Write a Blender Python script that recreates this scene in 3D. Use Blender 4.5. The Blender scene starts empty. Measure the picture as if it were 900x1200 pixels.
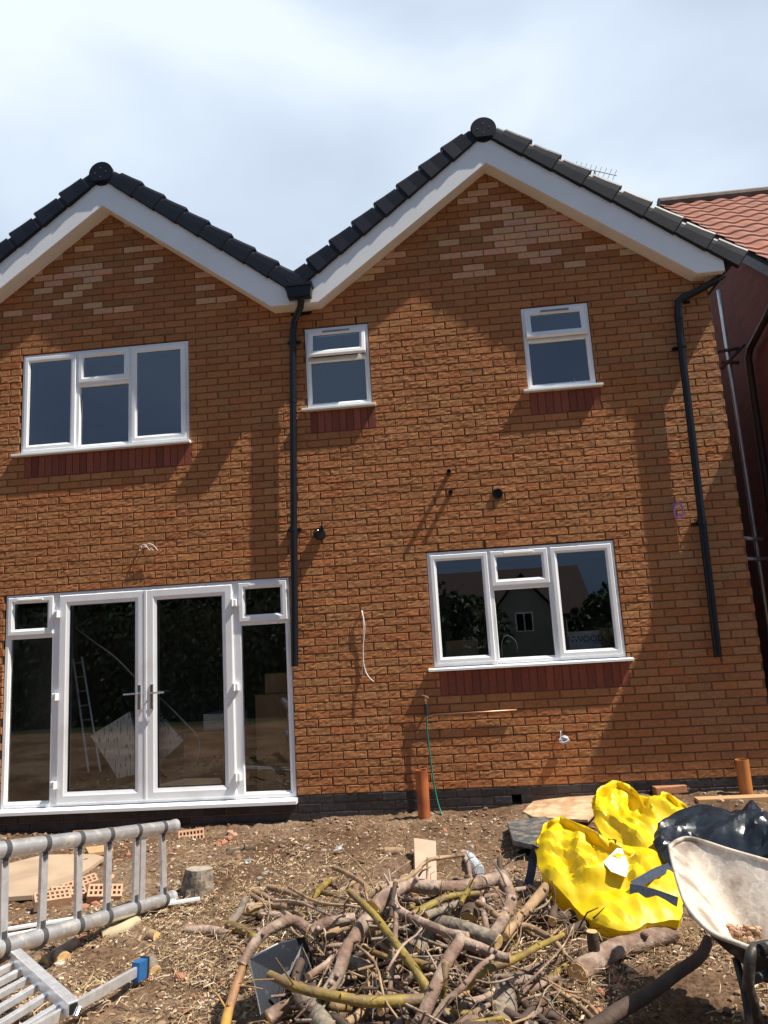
import bpy, bmesh, math, random
from mathutils import Vector, Matrix, noise
random.seed(7)
R = math.radians
S = bpy.context.scene
COL = S.collection

# ------------------------------------------------------------------ camera
FPX, YAW, PITCH, ROLL = 840.0, -0.08176, 0.17184, -0.05945
CAM = Vector((1.5234, -6.8729, 1.3998))
def cam_axes():
    cy, sy, cp, sp = math.cos(YAW), math.sin(YAW), math.cos(PITCH), math.sin(PITCH)
    f = Vector((sy*cp, cy*cp, sp)); r0 = Vector((cy, -sy, 0)); u0 = r0.cross(f)
    return r0*math.cos(ROLL)+u0*math.sin(ROLL), -r0*math.sin(ROLL)+u0*math.cos(ROLL), f
CR, CU, CF = cam_axes()
cd = bpy.data.cameras.new('camera'); cam = bpy.data.objects.new('camera', cd); COL.objects.link(cam)
cam.matrix_world = Matrix(((CR.x, CU.x, -CF.x, CAM.x), (CR.y, CU.y, -CF.y, CAM.y), (CR.z, CU.z, -CF.z, CAM.z), (0, 0, 0, 1)))
cd.sensor_fit = 'VERTICAL'; cd.sensor_height = 24; cd.lens = FPX/1200*24; cd.clip_end = 2000; cd.clip_start = .05
S.camera = cam

# ------------------------------------------------------------------ world, sun, exposure
SUN = Vector((4.4, -1.0, 7.0)).normalized()
wd = bpy.data.worlds.new('World'); S.world = wd; wd.use_nodes = True
nt = wd.node_tree; nt.nodes.clear()
def wn(t, **k):
    n = nt.nodes.new(t)
    for a, b in k.items(): setattr(n, a, b)
    return n
sky = wn('ShaderNodeTexSky', sky_type='NISHITA', sun_disc=False)
sky.sun_elevation = math.asin(SUN.z); sky.sun_rotation = math.atan2(SUN.x, SUN.y); sky.air_density = 1.0
skym = wn('ShaderNodeVectorMath', operation='SCALE'); skym.inputs['Scale'].default_value = .085
nt.links.new(sky.outputs[0], skym.inputs[0])
tc = wn('ShaderNodeTexCoord'); mp = wn('ShaderNodeMapping'); mp.inputs['Scale'].default_value = (1.6, 1.6, 3.2); mp.inputs['Location'].default_value = (.35, .2, .1)
nt.links.new(tc.outputs['Generated'], mp.inputs[0])
n1 = wn('ShaderNodeTexNoise'); n1.inputs['Scale'].default_value = 1.25; n1.inputs['Detail'].default_value = 5; n1.inputs['Roughness'].default_value = .45
n1.inputs['Distortion'].default_value = .35
nt.links.new(mp.outputs[0], n1.inputs['Vector'])
cr = wn('ShaderNodeValToRGB'); e = cr.color_ramp.elements
e[0].position = .34; e[0].color = (.42, .49, .60, 1); e[1].position = .62; e[1].color = (.66, .73, .80, 1)
m_ = cr.color_ramp.elements.new(.5); m_.color = (.53, .615, .72, 1)
nt.links.new(n1.outputs[0], cr.inputs[0])
n2 = wn('ShaderNodeTexNoise'); n2.inputs['Scale'].default_value = .9; n2.inputs['Detail'].default_value = 4
mp2 = wn('ShaderNodeMapping'); mp2.inputs['Location'].default_value = (3.1, 1.7, .6); nt.links.new(tc.outputs['Generated'], mp2.inputs[0]); nt.links.new(mp2.outputs[0], n2.inputs['Vector'])
r2 = wn('ShaderNodeValToRGB'); r2.color_ramp.elements[0].position = .3; r2.color_ramp.elements[0].color = (.8, .8, .8, 1); r2.color_ramp.elements[1].position = .6; r2.color_ramp.elements[1].color = (1, 1, 1, 1)
nt.links.new(n2.outputs[0], r2.inputs[0])
mx = wn('ShaderNodeMix', data_type='RGBA'); nt.links.new(r2.outputs[0], mx.inputs[0]); nt.links.new(skym.outputs[0], mx.inputs[6]); nt.links.new(cr.outputs[0], mx.inputs[7])
# the cloud bank behind the photographer is much darker and bluer than the sky over the roofs
sep = wn('ShaderNodeSeparateXYZ'); nt.links.new(tc.outputs['Generated'], sep.inputs[0])
bk = wn('ShaderNodeMapRange', interpolation_type='SMOOTHSTEP'); bk.inputs[1].default_value = .25; bk.inputs[2].default_value = -.35; nt.links.new(sep.outputs[1], bk.inputs[0])
dk_ = wn('ShaderNodeMix', data_type='RGBA', blend_type='MULTIPLY'); nt.links.new(bk.outputs[0], dk_.inputs[0]); nt.links.new(mx.outputs[2], dk_.inputs[6]); dk_.inputs[7].default_value = (.27, .34, .46, 1)
bg = wn('ShaderNodeBackground'); bg.inputs['Strength'].default_value = 1.0
nt.links.new(dk_.outputs[2], bg.inputs[0])
wo = wn('ShaderNodeOutputWorld'); nt.links.new(bg.outputs[0], wo.inputs[0])
sd = bpy.data.lights.new('sun', 'SUN'); so = bpy.data.objects.new('sun', sd); COL.objects.link(so)
sd.energy = 5.0; sd.angle = R(.55); sd.color = (1, .925, .81)
so.rotation_euler = SUN.to_track_quat('Z', 'Y').to_euler(); so.location = (6, -6, 12)
S.view_settings.view_transform = 'Standard'; S.view_settings.look = 'None'; S.view_settings.exposure = 0.50; S.view_settings.gamma = 1
S.view_settings.use_curve_mapping = False
S.cycles.max_bounces = 8; S.cycles.transparent_max_bounces = 16

# ------------------------------------------------------------------ helpers
def W(px, py, Y=0.0):
    d = CF*FPX + CR*(px-450) + CU*(600-py); return CAM + d*((Y-CAM.y)/d.y)
def G(px, py, z=-.2):
    d = CF*FPX + CR*(px-450) + CU*(600-py); return CAM + d*((z-CAM.z)/d.z)
def fbm(x, y, z=0, o=4):
    return noise.fractal(Vector((x, y, z)), 1.0, 2.0, o)
def gz(x, y):
    # the height of the dug-over ground, a little lower by the patio door and higher at the right
    w = max(0, min(1, (y+2.2)/2.0))
    t = max(0, min(1, (x+.3)/4.2))
    b = -.2 + w*(-.035 + .125*t)
    pile = .10*math.exp(-((x-1.15)/.9)**2 - ((y+2.75)/.75)**2)
    return b + pile + .045*fbm(x*1.1, y*1.1, 3) + .018*fbm(x*4, y*4, 7)

MATS = {}
def mat(name, base, rough=.6, metal=0, var=.15, scale=8, bump=0, bscale=40, attr=None, spec=.5, coord='Object', detail=5, stretch=None, col2=None, c2scale=3, c2lo=.45, c2hi=.6, transl=0):
    if name in MATS: return MATS[name]
    m = bpy.data.materials.new(name); m.use_nodes = True; t = m.node_tree; b = t.nodes['Principled BSDF']
    N = t.nodes.new; L = t.links.new
    b.inputs['Roughness'].default_value = rough; b.inputs['Metallic'].default_value = metal
    b.inputs['Specular IOR Level'].default_value = spec
    co = N('ShaderNodeTexCoord'); v = co.outputs[coord]
    if stretch:
        mpn = N('ShaderNodeMapping'); mpn.inputs['Scale'].default_value = stretch; L(v, mpn.inputs[0]); v = mpn.outputs[0]
    nz = N('ShaderNodeTexNoise'); nz.inputs['Scale'].default_value = scale; nz.inputs['Detail'].default_value = detail; L(v, nz.inputs['Vector'])
    rp = N('ShaderNodeMapRange'); rp.inputs[1].default_value = .25; rp.inputs[2].default_value = .75; rp.inputs[3].default_value = 1-var; rp.inputs[4].default_value = 1+var
    L(nz.outputs[0], rp.inputs[0])
    col = None
    if attr:
        at = N('ShaderNodeAttribute'); at.attribute_name = attr; col = at.outputs['Color']
    else:
        rgb = N('ShaderNodeRGB'); rgb.outputs[0].default_value = (*base, 1); col = rgb.outputs[0]
    if col2:
        n3 = N('ShaderNodeTexNoise'); n3.inputs['Scale'].default_value = c2scale; n3.inputs['Detail'].default_value = 6; L(v, n3.inputs['Vector'])
        q = N('ShaderNodeMapRange'); q.inputs[1].default_value = c2lo; q.inputs[2].default_value = c2hi; L(n3.outputs[0], q.inputs[0])
        mm = N('ShaderNodeMix'); mm.data_type = 'RGBA'; L(q.outputs[0], mm.inputs[0]); L(col, mm.inputs[6]); mm.inputs[7].default_value = (*col2, 1); col = mm.outputs[2]
    sc = N('ShaderNodeVectorMath'); sc.operation = 'SCALE'; L(col, sc.inputs[0]); L(rp.outputs[0], sc.inputs['Scale']); L(sc.outputs[0], b.inputs['Base Color'])
    if bump:
        nb = N('ShaderNodeTexNoise'); nb.inputs['Scale'].default_value = bscale; nb.inputs['Detail'].default_value = 6; L(v, nb.inputs['Vector'])
        bp = N('ShaderNodeBump'); bp.inputs['Strength'].default_value = 1; bp.inputs['Distance'].default_value = bump; L(nb.outputs[0], bp.inputs['Height']); L(bp.outputs[0], b.inputs['Normal'])
    MATS[name] = m; return m
def glass_mat(name, refl=1.0, tint=(.93, .95, .95), frost=0):
    m = bpy.data.materials.new(name); m.use_nodes = True; t = m.node_tree; t.nodes.clear(); N = t.nodes.new; L = t.links.new
    o = N('ShaderNodeOutputMaterial'); tr = N('ShaderNodeBsdfTransparent'); tr.inputs[0].default_value = (*tint, 1)
    gl = N('ShaderNodeBsdfGlossy'); gl.inputs['Roughness'].default_value = .004; gl.inputs[0].default_value = (.95, .98, 1, 1)
    fr = N('ShaderNodeFresnel'); fr.inputs[0].default_value = 1.5
    mu = N('ShaderNodeMath'); mu.operation = 'MULTIPLY'; mu.inputs[1].default_value = refl; mu.use_clamp = True; L(fr.outputs[0], mu.inputs[0])
    mx = N('ShaderNodeMixShader'); L(mu.outputs[0], mx.inputs[0]); L(tr.outputs[0], mx.inputs[1]); L(gl.outputs[0], mx.inputs[2]); L(mx.outputs[0], o.inputs[0])
    return m

class MB:
    def __init__(s): s.v = []; s.f = []; s.c = []; s.mi = []
    def poly(s, pts, faces, c=(1, 1, 1), mi=0):
        n = len(s.v); s.v += [tuple(p) for p in pts]
        for f in faces: s.f.append([n+i for i in f]); s.c.append(c); s.mi.append(mi)
    def box(s, x0, x1, y0, y1, z0, z1, c=(1, 1, 1), mi=0, M=None):
        p = [Vector(q) for q in ((x0, y0, z0), (x1, y0, z0), (x1, y1, z0), (x0, y1, z0), (x0, y0, z1), (x1, y0, z1), (x1, y1, z1), (x0, y1, z1))]
        if M: p = [M @ q for q in p]
        s.poly(p, [(0, 3, 2, 1), (4, 5, 6, 7), (0, 1, 5, 4), (1, 2, 6, 5), (2, 3, 7, 6), (3, 0, 4, 7)], c, mi)
    def cbox(s, x0, x1, y0, y1, z0, z1, b=.004, c=(1, 1, 1), mi=0, M=None):
        # box with chamfered front (y0) edges
        p = [(x0+b, y0, z0+b), (x1-b, y0, z0+b), (x1-b, y0, z1-b), (x0+b, y0, z1-b),
             (x0, y0+b, z0), (x1, y0+b, z0), (x1, y0+b, z1), (x0, y0+b, z1),
             (x0, y1, z0), (x1, y1, z0), (x1, y1, z1), (x0, y1, z1)]
        p = [Vector(q) for q in p]
        if M: p = [M @ q for q in p]
        s.poly(p, [(0, 1, 2, 3), (4, 5, 1, 0), (5, 6, 2, 1), (6, 7, 3, 2), (7, 4, 0, 3), (8, 9, 5, 4), (9, 10, 6, 5), (10, 11, 7, 6), (11, 8, 4, 7), (11, 10, 9, 8)], c, mi)
    def prism(s, pts, y0, y1, c=(1, 1, 1), mi=0):
        # polygon of (x,z) pairs pushed from y0 to y1
        n = len(pts); v = [(x, y0, z) for x, z in pts]+[(x, y1, z) for x, z in pts]
        f = [list(range(n)), list(range(2*n-1, n-1, -1))]+[(i, i+n, (i+1) % n+n, (i+1) % n) for i in range(n)]
        s.poly(v, f, c, mi)
    def tube(s, path, rad, n=10, caps=True, c=(1, 1, 1), mi=0, capmi=None, jit=0):
        path = [Vector(p) for p in path]; k = len(path)
        rr = rad if isinstance(rad, (list, tuple)) else [rad]*k
        up = Vector((0, 0, 1)); base = len(s.v); a = None
        for i, p in enumerate(path):
            d = (path[min(i+1, k-1)]-path[max(i-1, 0)]).normalized()
            if a is None:
                a = d.cross(up) if abs(d.z) < .9 else d.cross(Vector((1, 0, 0)))
            a = (a - d*a.dot(d)).normalized(); b = d.cross(a)
            for j in range(n):
                t = 2*math.pi*j/n; r = rr[i]*(1+(random.uniform(-jit, jit) if jit else 0))
                s.v.append(tuple(p+a*math.cos(t)*r+b*math.sin(t)*r))
        for i in range(k-1):
            for j in range(n):
                s.f.append([base+i*n+j, base+i*n+(j+1) % n, base+(i+1)*n+(j+1) % n, base+(i+1)*n+j]); s.c.append(c); s.mi.append(mi)
        if caps:
            cm = mi if capmi is None else capmi
            s.f.append([base+j for j in range(n)][::-1]); s.c.append(c); s.mi.append(cm)
            s.f.append([base+(k-1)*n+j for j in range(n)]); s.c.append(c); s.mi.append(cm)
    def build(s, name, mats, parent=None, smooth=False, sub=0, bevel=0, origin=None, recalc=True):
        me = bpy.data.meshes.new(name)
        vs = s.v
        o = bpy.data.objects.new(name, me)
        if origin is not None:
            O = Vector(origin); vs = [tuple(Vector(p)-O) for p in vs]; o.location = O
        me.from_pydata(vs, [], s.f)
        if not isinstance(mats, (list, tuple)): mats = [mats]
        for m in mats: me.materials.append(m)
        for p, i in zip(me.polygons, s.mi): p.material_index = i; p.use_smooth = smooth
        if any(c != (1, 1, 1) for c in s.c):
            ca = me.color_attributes.new('Col', 'FLOAT_COLOR', 'CORNER')
            buf = []
            for p, c in zip(me.polygons, s.c): buf += [c[0], c[1], c[2], 1]*p.loop_total
            ca.data.foreach_set('color', buf)
        if recalc:
            bm = bmesh.new(); bm.from_mesh(me); bmesh.ops.recalc_face_normals(bm, faces=bm.faces); bm.to_mesh(me); bm.free()
        COL.objects.link(o)
        if parent: o.parent = parent
        if bevel:
            md = o.modifiers.new('b', 'BEVEL'); md.width = bevel; md.segments = 2; md.limit_method = 'ANGLE'
        if sub:
            md = o.modifiers.new('s', 'SUBSURF'); md.levels = md.render_levels = sub
        return o
def tag(o, label=None, cat=None, group=None, kind=None):
    if label: o['label'] = label
    if cat: o['category'] = cat
    if group: o['group'] = group
    if kind: o['kind'] = kind
    return o
def empty(name, loc, label, cat, group=None):
    o = bpy.data.objects.new(name, None); o.location = loc; o.empty_display_size = .2; COL.objects.link(o); tag(o, label, cat, group); return o
def build_in(mb, name, mats, parent, **k):
    # geometry is in world space; parent is an empty at some place
    o = mb.build(name, mats, None, **k); o.parent = parent
    bpy.context.view_layer.update() if False else None
    o.matrix_parent_inverse = Matrix.Translation(-Vector(parent.location)) if parent.type == 'EMPTY' else Matrix.Identity(4)
    return o
def lerp(a, b, t): return a+(b-a)*t
def spline(pts, n=6):
    # Catmull-Rom through the points
    P = [Vector(p) for p in pts]; P = [P[0]*2-P[1]]+P+[P[-1]*2-P[-2]]; out = []
    for i in range(1, len(P)-2):
        for k in range(n):
            t = k/n; a, b, c, d = P[i-1:i+3]
            out.append(.5*((2*b)+(c-a)*t+(2*a-5*b+4*c-d)*t*t+(3*b-a-3*c+d)*t**3))
    out.append(P[-2]); return out

# ------------------------------------------------------------------ materials
brick_m = mat('rustic_brick', (0, 0, 0), .85, attr='Col', var=.22, scale=60, bump=.004, bscale=130, stretch=(.45, 1, 1.5), spec=.25)
mortar_m = mat('mortar', (.22, .118, .062), .95, var=.2, scale=20, bump=.003, bscale=200, spec=.1)
plinth_m = mat('dark_engineering_brick', (0, 0, 0), .55, attr='Col', var=.35, scale=14, bump=.002, bscale=90, spec=.4)
soldier_m = mat('smooth_red_brick', (0, 0, 0), .75, attr='Col', var=.2, scale=40, bump=.001, bscale=160, spec=.3)
upvc = mat('white_upvc', (.88, .895, .91), .28, var=.03, scale=3, spec=.5, col2=(.72, .72, .71), c2scale=2.5, c2lo=.55, c2hi=.8)
upvc_f = mat('white_barge_board', (.89, .90, .91), .4, var=.04, scale=3)
soffit_m = mat('cream_soffit', (.80, .78, .74), .5, var=.04)
blackp = mat('black_plastic_pipe', (.008, .009, .012), .32, var=.2, spec=.4)
cap_m = mat('dark_slate_plastic', (.007, .010, .019), .5, var=.25, scale=5, spec=.28, bump=.0006, bscale=60)
tile_m = mat('dark_concrete_tile', (.03, .035, .045), .7, var=.2)
chrome = mat('brushed_chrome', (.6, .6, .62), .22, metal=1, var=.05)
alu = mat('worn_aluminium', (.78, .79, .81), .42, metal=.7, var=.16, scale=25, bump=.0008, bscale=120, col2=(.75, .72, .68), c2scale=22, c2lo=.6, c2hi=.66)
alu_tube = mat('splattered_aluminium_tube', (.68, .69, .71), .34, metal=.75, var=.18, scale=14, col2=(.88, .84, .78), c2scale=17, c2lo=.555, c2hi=.60)
rubber = mat('black_rubber', (.02, .02, .022), .6)
grey_collar = mat('dark_grey_nylon_collar', (.06, .06, .065), .5)
bluep = mat('blue_plastic', (.02, .12, .33), .45, var=.2)
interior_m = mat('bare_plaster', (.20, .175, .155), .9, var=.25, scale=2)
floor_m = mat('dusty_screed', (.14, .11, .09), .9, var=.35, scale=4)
clay = mat('orange_clay_pipe', (.42, .12, .035), .55, var=.25, scale=7, bump=.0008, bscale=50, col2=(.30, .08, .03), c2scale=5)
orangep = mat('orange_plastic_pipe', (.50, .19, .05), .5, var=.12)
copper = mat('dull_copper', (.55, .30, .20), .4, metal=.8, var=.2)
brass = mat('brass', (.70, .50, .28), .35, metal=.9)
hosem = mat('green_hose', (.01, .18, .13), .4)
greyc = mat('grey_cable_sheath', (.55, .56, .58), .5)
whitec = mat('white_cable_sheath', (.75, .72, .68), .5)
purple = mat('purple_plastic_sleeve', (.42, .22, .62), .5)
black_hole = mat('hole_shade_black', (.006, .006, .006), .9)  # near-black painting the dark inside of holes and openings; also the grip end
wood_new = mat('pale_sawn_timber', (.50, .31, .15), .75, var=.2, scale=9, stretch=(.6, 9, 9), bump=.0012, bscale=30)
osb = mat('weathered_particle_board', (.46, .28, .15), .85, var=.3, scale=22, bump=.003, bscale=60, col2=(.60, .45, .28), c2scale=6)
bark = mat('purple_brown_bark', (.20, .125, .09), .8, var=.4, scale=22, bump=.008, bscale=55, col2=(.36, .27, .21), c2scale=8)
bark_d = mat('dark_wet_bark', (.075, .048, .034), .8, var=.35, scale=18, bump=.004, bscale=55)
bark_g = mat('grey_rough_bark', (.27, .225, .175), .9, var=.4, scale=22, bump=.008, bscale=38, col2=(.14, .11, .085), c2scale=20)
bark_tan = mat('tan_peeled_bark', (.36, .235, .13), .8, var=.35, scale=14, bump=.003, bscale=50, col2=(.20, .13, .08), c2scale=8)
bark_yg = mat('olive_green_bark', (.26, .185, .035), .6, var=.35, scale=12, bump=.005, bscale=50, col2=(.15, .095, .045), c2scale=7)
bark_y = mat('orange_yellow_bark', (.48, .27, .05), .6, var=.25, scale=8, bump=.003, bscale=40, col2=(.25, .13, .06), c2scale=6)
cutwood = mat('fresh_cut_wood', (.62, .40, .17), .8, var=.25, scale=26, bump=.002, bscale=60)
GL = glass_mat('window_glass', 3.1)
GL_up = glass_mat('obscure_glass', 4.3)

# ------------------------------------------------------------------ ground: one sheet, fine near the house, coarse to the horizon
def axis(lo, hi, step, far):
    a = []; x = lo
    while x < hi+1e-6: a.append(x); x += step
    s = step; x = lo; pre = []
    while x > -far: s *= 1.35; x -= s; pre.append(x)
    s = step; x = hi; post = []
    while x < far: s *= 1.35; x += s; post.append(x)
    return pre[::-1]+a+post
GX = axis(-3.6, 5.0, .022, 400); GY = axis(-4.3, .12, .022, 400)
gm = MB(); nx, ny = len(GX), len(GY)
for y in GY:
    for x in GX:
        near = -3.7 < x < 5.1 and -4.4 < y < .2
        if near:
            z = gz(x, y)
            cl = abs(noise.noise(Vector((x*13, y*13, 1)))); z += .024*(.35-cl)*2*max(0, min(1, .5+noise.noise(Vector((x*1.3, y*1.3, 9)))*1.5))
            z += .010*noise.noise(Vector((x*27, y*27, 4)))
            rough = max(0, noise.noise(Vector((x*6, y*6, 12)))); z += .03*rough*rough*2
        else:
            z = gz(x, y) if abs(x) < 20 and abs(y) < 20 else -.2
            if y < -8: z -= min(2.5, (-8-y)*.08)
        gm.v.append((x, y, z))
for j in range(ny-1):
    for i in range(nx-1):
        gm.f.append([j*nx+i, j*nx+i+1, (j+1)*nx+i+1, (j+1)*nx+i]); gm.c.append((1, 1, 1)); gm.mi.append(0)
gmat = bpy.data.materials.new('dry_soil'); gmat.use_nodes = True
def soil(m):
    t = m.node_tree; b = t.nodes['Principled BSDF']; N = t.nodes.new; L = t.links.new
    b.inputs['Roughness'].default_value = .95; b.inputs['Specular IOR Level'].default_value = .15
    co = N('ShaderNodeTexCoord'); v = co.outputs['Object']
    def ns(s, d=6, r=.6):
        n = N('ShaderNodeTexNoise'); n.inputs['Scale'].default_value = s; n.inputs['Detail'].default_value = d; n.inputs['Roughness'].default_value = r; L(v, n.inputs['Vector']); return n.outputs[0]
    def ramp(src, *st):
        r = N('ShaderNodeValToRGB'); L(src, r.inputs[0]); el = r.color_ramp.elements
        el[0].position, el[0].color = st[0][0], (*st[0][1], 1); el[1].position, el[1].color = st[-1][0], (*st[-1][1], 1)
        for p, c in st[1:-1]: q = el.new(p); q.color = (*c, 1)
        return r.outputs[0]
    big = ramp(ns(1.3), (.38, (.115, .068, .040)), (.5, (.175, .112, .070)), (.64, (.25, .178, .12)))
    fine = ramp(ns(38, 8, .7), (.36, (.45, .42, .40)), (.5, (.95, .95, .95)), (.68, (1.7, 1.65, 1.55)))
    m1 = N('ShaderNodeMix'); m1.data_type = 'RGBA'; m1.blend_type = 'MULTIPLY'; m1.inputs[0].default_value = 1; L(big, m1.inputs[6]); L(fine, m1.inputs[7])
    vo = N('ShaderNodeTexVoronoi'); vo.inputs['Scale'].default_value = 70; L(v, vo.inputs['Vector'])
    st = ramp(vo.outputs['Distance'], (.08, (1, 1, 1)), (.16, (0, 0, 0)))
    mk = ramp(ns(3.5), (.52, (0, 0, 0)), (.62, (1, 1, 1)))
    mm = N('ShaderNodeMath'); mm.operation = 'MULTIPLY'; L(st, mm.inputs[0]); L(mk, mm.inputs[1])
    m2 = N('ShaderNodeMix'); m2.data_type = 'RGBA'; L(mm.outputs[0], m2.inputs[0]); L(m1.outputs[2], m2.inputs[6]); m2.inputs[7].default_value = (.40, .31, .21, 1)
    sx = N('ShaderNodeSeparateXYZ'); L(v, sx.inputs[0]); gy = N('ShaderNodeMapRange'); gy.inputs[1].default_value = -7.6; gy.inputs[2].default_value = -9.0; L(sx.outputs[1], gy.inputs[0])
    m3 = N('ShaderNodeMix'); m3.data_type = 'RGBA'; L(gy.outputs[0], m3.inputs[0]); L(m2.outputs[2], m3.inputs[6]); m3.inputs[7].default_value = (.035, .045, .018, 1)
    L(m3.outputs[2], b.inputs['Base Color'])
    bp = N('ShaderNodeBump'); bp.inputs['Distance'].default_value = .012; L(ns(60, 8, .75), bp.inputs['Height']); L(bp.outputs[0], b.inputs['Normal'])
soil(gmat)
tag(gm.build('ground', gmat, smooth=True, recalc=False), kind='structure')

# ------------------------------------------------------------------ the brick house
CRS, BL = .075, .225
APR, APL, AZ, SL = 2.23, -1.84, 6.14, .745
XR, XL = 4.295, -3.90
VX = .19
KIT = (1.338, 3.112, 1.05, 2.175)
SM1 = (.244, .909, 3.675, 4.575)
SM2 = (2.453, 3.124, 3.675, 4.575)
UPL = (-2.80, -.98, 3.45, 4.575)
FRD = (-2.905, -.004, -.06, 2.028)
OPEN = [KIT, SM1, SM2, UPL, FRD]
SOLD = [(KIT[0]+.05, KIT[1]+.0, .825, 1.05), (SM1[0]+.03, SM1[1]+.02, 3.45, 3.675), (SM2[0]+.01, SM2[1]+.015, 3.45, 3.675), (UPL[0]+.06, UPL[1]+.02, 3.225, 3.45)]
def roofz(x):
    return max(AZ-SL*abs(x-APR), AZ-SL*abs(x-APL))
def cut(x0, x1, z0, z1, holes):
    segs = [(x0, x1)]
    for a, b, c, d in holes:
        if z1 > c+.01 and z0 < d-.01:
            ns = []
            for s, t in segs:
                if t <= a or s >= b: ns.append((s, t)); continue
                if s < a-.012: ns.append((s, a))
                if t > b+.012: ns.append((b, t))
            segs = ns
    return segs
house = empty('brick_house', (0, 0, -.2), 'orange brick house with two white-trimmed gables and white framed windows', 'house')
wall = MB(); pl = MB()
rb = random.Random(3)
def brick(m, x0, x1, z0, z1, col, amp, y1=.1):
    nxg = max(1, int((x1-x0)/.024)); nzg = 3; yb = rb.uniform(-.0015, .0015)
    seed = rb.uniform(0, 90)
    n = len(m.v); ch = .0035
    for j in range(nzg+1):
        for i in range(nxg+1):
            x = lerp(x0+ch, x1-ch, i/nxg); z = lerp(z0+ch, z1-ch, j/nzg)
            y = yb-ch
            if amp:
                y += amp*(noise.noise(Vector((x*26, seed, z*75)))*1.1+noise.noise(Vector((x*75, seed, z*110)))*.7) 
            m.v.append((x, y, z))
    def id(i, j): return n+j*(nxg+1)+i
    for j in range(nzg):
        for i in range(nxg): m.f.append([id(i, j), id(i+1, j), id(i+1, j+1), id(i, j+1)]); m.c.append(col); m.mi.append(0)
    k = len(m.v)
    m.v += [(x0, yb, z0), (x1, yb, z0), (x1, yb, z1), (x0, yb, z1), (x0, y1, z0), (x1, y1, z0), (x1, y1, z1), (x0, y1, z1)]
    bot = [id(i, 0) for i in range(nxg+1)]; top = [id(i, nzg) for i in range(nxg+1)]; lf = [id(0, j) for j in range(nzg+1)]; rt = [id(nxg, j) for j in range(nzg+1)]
    for F in ([k, k+1]+bot[::-1], [k+2, k+3]+top, [k+3, k]+lf, [k+1, k+2]+rt[::-1], [k+4, k+5, k+1, k], [k+5, k+6, k+2, k+1], [k+6, k+7, k+3, k+2], [k+7, k+4, k, k+3]):
        m.f.append(F); m.c.append(col); m.mi.append(0)
for k in range(0, 84):
    z0 = k*CRS+.005; z1 = z0+.065; zc = k*CRS
    off = 0 if k % 2 == 0 else BL/2
    i0 = int((XL-off)/BL)-1
    for i in range(i0, int(XR/BL)+2):
        jx = rb.uniform(-.004, .004)
        a = max(XL, i*BL+off+.005+jx); b = min(XR, (i+1)*BL+off-.005+jx)
        if b-a < .03: continue
        # keep the brick under the roof line
        if z1 > max(roofz(a), roofz(b))+.06: continue
        for s, t in cut(a, b, z0, z1, OPEN+SOLD):
            if t-s < .015: continue
            v = rb.gauss(1, .075); w = rb.gauss(0, .010)
            hgt = zc
            base = (.405*v, (.171+w)*v, (.068+w*.5)*v)
            amp = .0034
            if hgt > 4.9:
                band = 1-min(1, abs(hgt-5.42)/.60)
                patch = .5+noise.noise(Vector((s*1.1, hgt*1.2, 5)))*1.2
                if rb.random() < .85*band*max(0, patch+.12)+.02:
                    base = (.60, .335, .205); amp = .0004; base = tuple(c*rb.uniform(.9, 1.08) for c in base)
                else: base = tuple(c*.86 for c in base); amp = .0018
            elif hgt > 4.3: amp = .0022
            if s > 3.45 and rb.random() < .6: base = (base[0]*.95, base[1]*1.06, base[2]*1.2); amp *= .7
            brick(wall, s, t, z0, z1, tuple(max(.02, c) for c in base), amp)
# dark courses below the damp course
for k in range(-5, 0):
    z0 = k*CRS+.005; off = 0 if k % 2 == 0 else BL/2
    for i in range(int(XL/BL)-1, int(XR/BL)+2):
        a = max(XL, i*BL+off+.005); b = min(XR, (i+1)*BL+off-.005)
        if b-a < .03: continue
        if k == -1 and abs((a+b)/2-.56) < .06: continue
        for s, t in cut(a, b, z0, z0+.065, [FRD]+([(1.96, 2.045, -.15, -.075)] if k == -2 else [])):
            if t-s < .015: continue
            v = rb.uniform(.6, 1.5); brick(pl, s, t, z0, z0+.065, (.035*v, .033*v, .036*v), .0012)
wall_o = build_in(wall, 'wall', brick_m, house, recalc=False)
build_in(pl, 'plinth', plinth_m, house, recalc=False)
# mortar backing with the openings left out
mt = MB(); e_ = .004
holes = [(a-e_, b+e_, c-e_, d+e_) for a, b, c, d in OPEN]+[(1.955, 2.05, -.155, -.07)]
xs = sorted({XL+.003, XR-.003, *[h[0] for h in holes], *[h[1] for h in holes]}); zs = sorted({-.6, 4.6, *[h[2] for h in holes], *[h[3] for h in holes]})
for i in range(len(xs)-1):
    for j in range(len(zs)-1):
        cx, cz = (xs[i]+xs[i+1])/2, (zs[j]+zs[j+1])/2
        if any(a < cx < b and c < cz < d for a, b, c, d in holes): continue
        mt.poly([(xs[i], .0055, zs[j]), (xs[i+1], .0055, zs[j]), (xs[i+1], .0055, zs[j+1]), (xs[i], .0055, zs[j+1])], [(0, 1, 2, 3)])
        mt.poly([(xs[i], .098, zs[j]), (xs[i+1], .098, zs[j]), (xs[i+1], .098, zs[j+1]), (xs[i], .098, zs[j+1])], [(3, 2, 1, 0)])
mt.prism([(XL+.003, 4.6), (XR-.003, 4.6), (APR, AZ+.02), (VX, 4.64), (APL, AZ+.02)], .0055, .098)
build_in(mt, 'mortar_joint', mortar_m, house, recalc=False)
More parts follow.
